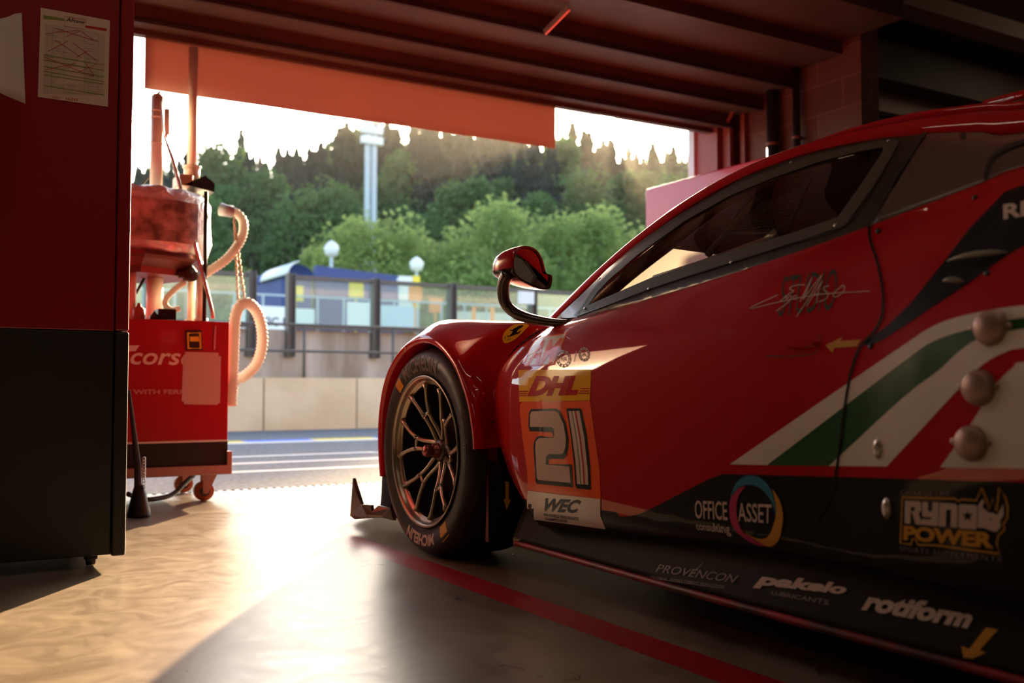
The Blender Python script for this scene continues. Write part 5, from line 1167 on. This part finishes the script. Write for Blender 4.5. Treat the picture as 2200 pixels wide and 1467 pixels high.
# terrain: grass bank and wooded hill
def hill(x, y):
    r = math.hypot(x, y); a = math.degrees(math.atan2(x, y)); z = 0
    if r > 24: z += 1.7*min(1, (r-24)/6)
    if r > 50: z += .05*(r-50)
    if r > 78: z += .235*(r-78)
    k_ = math.exp(-((a-15.5)/4.5)**2)*-9+math.exp(-((a-38)/5)**2)*-7.0+math.exp(-((a-25)/5)**2)*1.5
    z += k_*max(0, min(1, (r-100)/60))
    return z
vs = []; na, nr_ = 60, 50
for i in range(nr_+1):
    r = 22+188*i/nr_
    for j in range(na+1):
        a = math.radians(-12+75*j/na); xx, yy = r*math.sin(a), r*math.cos(a); vs.append((xx, yy, hill(xx, yy)-.02))
o = mobj('hillside', vs, [(i*(na+1)+j, i*(na+1)+j+1, (i+1)*(na+1)+j+1, (i+1)*(na+1)+j) for i in range(nr_) for j in range(na)], GRASS, None, True); tag(o, kind='structure')
# ---- trees
def leafquads(mb, pts, size, rng):
    for p in pts:
        s = size*rng.uniform(.6, 1.3); n = Vector((rng.gauss(0, 1), rng.gauss(0, 1), rng.gauss(0, 1)+.4)).normalized(); u = n.orthogonal().normalized(); v = n.cross(u); t_ = rng.uniform(0, 6.28)
        a = u*math.cos(t_)+v*math.sin(t_); b_ = n.cross(a); p = Vector(p)
        mb.add([p-a*s, p+b_*s*.55, p+a*s, p-b_*s*.55], [(0, 1, 2, 3)])
def broadleaf(seed, h, w, nleaf, size, lm, name, low=.12):
    rng = random.Random(seed); t = empty(name)
    tk_ = MB(); lean = rng.uniform(-.3, .3); tk_.tube([(0, 0, -.5), (lean*.3, 0, h*.4), (lean, 0, h*.9)], [h*.022, h*.015, h*.004], 7)
    cl = []
    for i in range(26):
        z = rng.uniform(low, .96); f_ = math.sin(math.pi*min(1, (z+.16))**.85)*.5+.12; a = rng.uniform(0, 6.28); r_ = w*f_*rng.uniform(.3, 1.0)
        c_ = Vector((r_*math.cos(a), r_*math.sin(a), z*h)); cl.append((c_, w*rng.uniform(.16, .30)))
        if i % 3 == 0: tk_.tube([(lean*z*.5, 0, z*h*.75), c_], [h*.008, h*.002], 5)
    pts = []
    for k_ in range(nleaf):
        c_, r_ = rng.choice(cl); d = Vector((rng.gauss(0, 1), rng.gauss(0, 1), rng.gauss(0, .8))).normalized()*r_*rng.uniform(.55, 1.05)
        pts.append(c_+d)
    tk_.build('trunk', BARK, t); m = MB(); leafquads(m, pts, size, rng); m.build('foliage', lm, t); return t
def conifer(seed, h, w, nleaf, size, lm, name, bare=.18):
    rng = random.Random(seed); t = empty(name)
    tk_ = MB(); tk_.tube([(0, 0, -.5), (0, 0, h)], [h*.013, h*.002], 7); tk_.build('trunk', BARK, t)
    pts = []
    for k_ in range(nleaf):
        z = bare+(1-bare)*(rng.random()**1.25); tier = .75+.25*math.cos(z*60); r_ = w*(1-z)**.8*tier*math.sqrt(rng.random())*1.0+.08; a = rng.uniform(0, 6.28)
        a = round(a/.45)*.45+rng.gauss(0, .10)
        pts.append((r_*math.cos(a), r_*math.sin(a), z*h-.25*r_))
    m = MB(); leafquads(m, pts, size, rng); m.build('foliage', lm, t); return t
def put(proto, x, y, s, lab, grp, cat, first):
    if first: o = proto
    else:
        o = proto.copy(); COL.objects.link(o)
        for ch in proto.children: c_ = ch.copy(); COL.objects.link(c_); c_.parent = o
    o.location = (x, y, hill(x, y)); o.rotation_euler = (0, 0, random.uniform(0, 6.28)); o.scale = (s, s, s*random.uniform(.94, 1.06)) 
    tag(o, lab, cat, grp); return o
def polar(u, r):
    a = YAW+math.atan((u-1100)/FPX); return r*math.sin(a), r*math.cos(a)
random.seed(11)
RIDGE = [(200, 350), (290, 345), (340, 345), (420, 322), (470, 305), (520, 312), (580, 328), (640, 320), (690, 288), (730, 264), (900, 255), (1190, 262), (1230, 250), (1260, 264), (1310, 292), (1370, 292), (1420, 294), (1470, 308), (1510, 322), (1600, 330)]
def cap(u, r, s, h):
    for (a, va), (b_, vb) in zip(RIDGE, RIDGE[1:]):
        if a <= u <= b_: v = va+(vb-va)*(u-a)/(b_-a); break
    d = ray(u, v+random.uniform(-4, 26)); z = CAMZ+d.z*r/math.hypot(d.x, d.y); x_, y_ = polar(u, r)
    return min(s, (z-hill(x_, y_))/h/1.03)
# front row of fresh light-green trees (pixel column, distance, height)
protoL = [broadleaf(1, 8.5, 7.4, 5200, .17, LEAFL, 'spring_tree'), broadleaf(2, 8.5, 6.0, 4600, .17, LEAFL, 'spring_tree'), broadleaf(5, 8.5, 4.2, 4000, .16, LEAFL, 'spring_tree')]
row = [(590, 57, 3.9, 2, 'lowest pale green bush-like tree just left of the navy kiosk'), (676, 60, 6.3, 2, 'slim yellow-green tree standing above the navy hoarding'), (768, 58, 7.9, 0, 'broad fresh green tree above the yellow-ended hoarding'), (858, 59, 7.8, 1, 'full fresh green tree left of the door mirror'), (905, 62, 6.8, 2, 'smaller fresh green tree tucked between two broad ones left of the mirror'),
       (990, 60, 7.4, 1, 'fresh green tree just above the fender and left of the mirror'), (1068, 58, 8.6, 0, 'tallest broad fresh green tree directly above the mirror'), (1150, 60, 8.3, 1, 'fresh green tree right above the outer end of the mirror'), (1215, 60, 7.9, 0, 'hazy fresh green tree left of the red pillar of the windscreen'), (1290, 60, 8.6, 2, 'narrow fresh green tree just left of the car roof line'), (1360, 61, 7.7, 1, 'fresh green tree at the left side of the red cabinet'), (1440, 60, 7.4, 0, 'fresh green tree mostly hidden behind the red cabinet'), (520, 63, 5.2, 2, 'small fresh green tree behind the looped hose')]
used = set()
for u, r, h_, k_, lab in row:
    x_, y_ = polar(u, r); put(protoL[k_], x_, y_, h_/8.5, lab, 'fresh green trees in the front row', 'tree', k_ not in used); used.add(k_)
protoM = [broadleaf(11, 14, 8.5, 4200, .30, LEAFM, 'leafy_tree'), broadleaf(12, 14, 6.5, 3800, .30, LEAFM, 'leafy_tree', .2)]
protoD = [conifer(21, 20, 4.6, 5600, .36, LEAFD, 'spruce_tree'), conifer(22, 20, 3.8, 4600, .34, LEAFD, 'spruce_tree', .28), conifer(23, 20, 3.4, 1300, .34, LEAFD, 'spruce_tree', .35)]
fm_ = [True, True]; fd_ = [True, True, True]
for i, u in enumerate(range(440, 1560, 34)):
    r = random.uniform(84, 104); x_, y_ = polar(u+random.uniform(-12, 12), r); k_ = i % 2
    put(protoM[k_], x_, y_, random.uniform(.62, .9), 'mid green leafy tree at the foot of the wooded hill', 'mid green leafy trees at the foot of the hill', 'tree', fm_[k_]); fm_[k_] = False
for ring in range(5):
    for i, u in enumerate(range(262, 1580, 27 if ring < 4 else 20)):
        r = 108+ring*17+random.uniform(-6, 6); x_, y_ = polar(u+random.uniform(-12, 12), r)
        if random.random() < .14 and ring < 4:
            put(protoM[i % 2], x_, y_, cap(max(210, min(1590, u)), r, random.uniform(.8, 1.15), 14), 'mid green leafy tree among the dark spruces on the hill', 'mid green leafy trees among the spruces', 'tree', False); continue
        k_ = 0 if random.random() < .6 else 1; s_ = cap(max(210, min(1590, u)), r, random.uniform(.72, .98), 20)
        if s_ < .25: continue
        put(protoD[k_], x_, y_, s_, 'dark spruce of the dense forest covering the hill', 'dark spruces of the hill forest', 'tree', fd_[k_]); fd_[k_] = False
for u, r, s_, lab in ((400, 62, .66, 'tall thin sparse conifer seen between the two tank masts'), (512, 120, .98, 'thin sparse conifer standing above the dip of the tree line')):
    x_, y_ = polar(u, r); put(protoD[2], x_, y_, s_, lab, None, 'tree', fd_[2]); fd_[2] = False
m = bpy.data.materials.new('valley_haze'); m.use_nodes = True; N = m.node_tree.nodes; N.clear()
o_ = N.new('ShaderNodeOutputMaterial'); v_ = N.new('ShaderNodeVolumeScatter'); v_.inputs['Color'].default_value = (1, .95, .85, 1); v_.inputs['Density'].default_value = .0003; v_.inputs['Anisotropy'].default_value = .55
m.node_tree.links.new(v_.outputs[0], o_.inputs['Volume'])
x = MB(); x.box((-30, 27, -2), (170, 215, 75)); o = x.build('valley_haze', m); tag(o, 'thin sunlit haze hanging in the valley before the wooded hill', 'haze', kind='stuff')
# ================================================================ camera, sun and sky
cd = bpy.data.cameras.new('camera'); co = bpy.data.objects.new('camera', cd); COL.objects.link(co); scene.camera = co
cd.sensor_width = 36; cd.lens = 36*FPX/2200; cd.sensor_fit = 'HORIZONTAL'
co.location = CAM; co.rotation_euler = (math.pi/2+PITCH, 0, -YAW)
cd.dof.use_dof = True; cd.dof.focus_distance = 2.95; cd.dof.aperture_fstop = 2.8
cd.clip_end = 2000
w = bpy.data.worlds.new('sky'); scene.world = w; w.use_nodes = True
N = w.node_tree.nodes; L = w.node_tree.links
sk = N.new('ShaderNodeTexSky'); sk.sky_type = 'NISHITA'; sk.sun_elevation = math.radians(15.15); sk.sun_rotation = math.radians(36.3)
sk.sun_disc = True; sk.sun_intensity = .40; sk.sun_size = math.radians(.8); sk.air_density = 1.0; sk.dust_density = 1.5; sk.ozone_density = 1.
bg = N['Background']; L.new(sk.outputs[0], bg.inputs[0]); bg.inputs[1].default_value = .75
scene.view_settings.view_transform = 'Standard'; scene.view_settings.look = 'None'; scene.view_settings.gamma = 1
scene.view_settings.exposure = 0.2
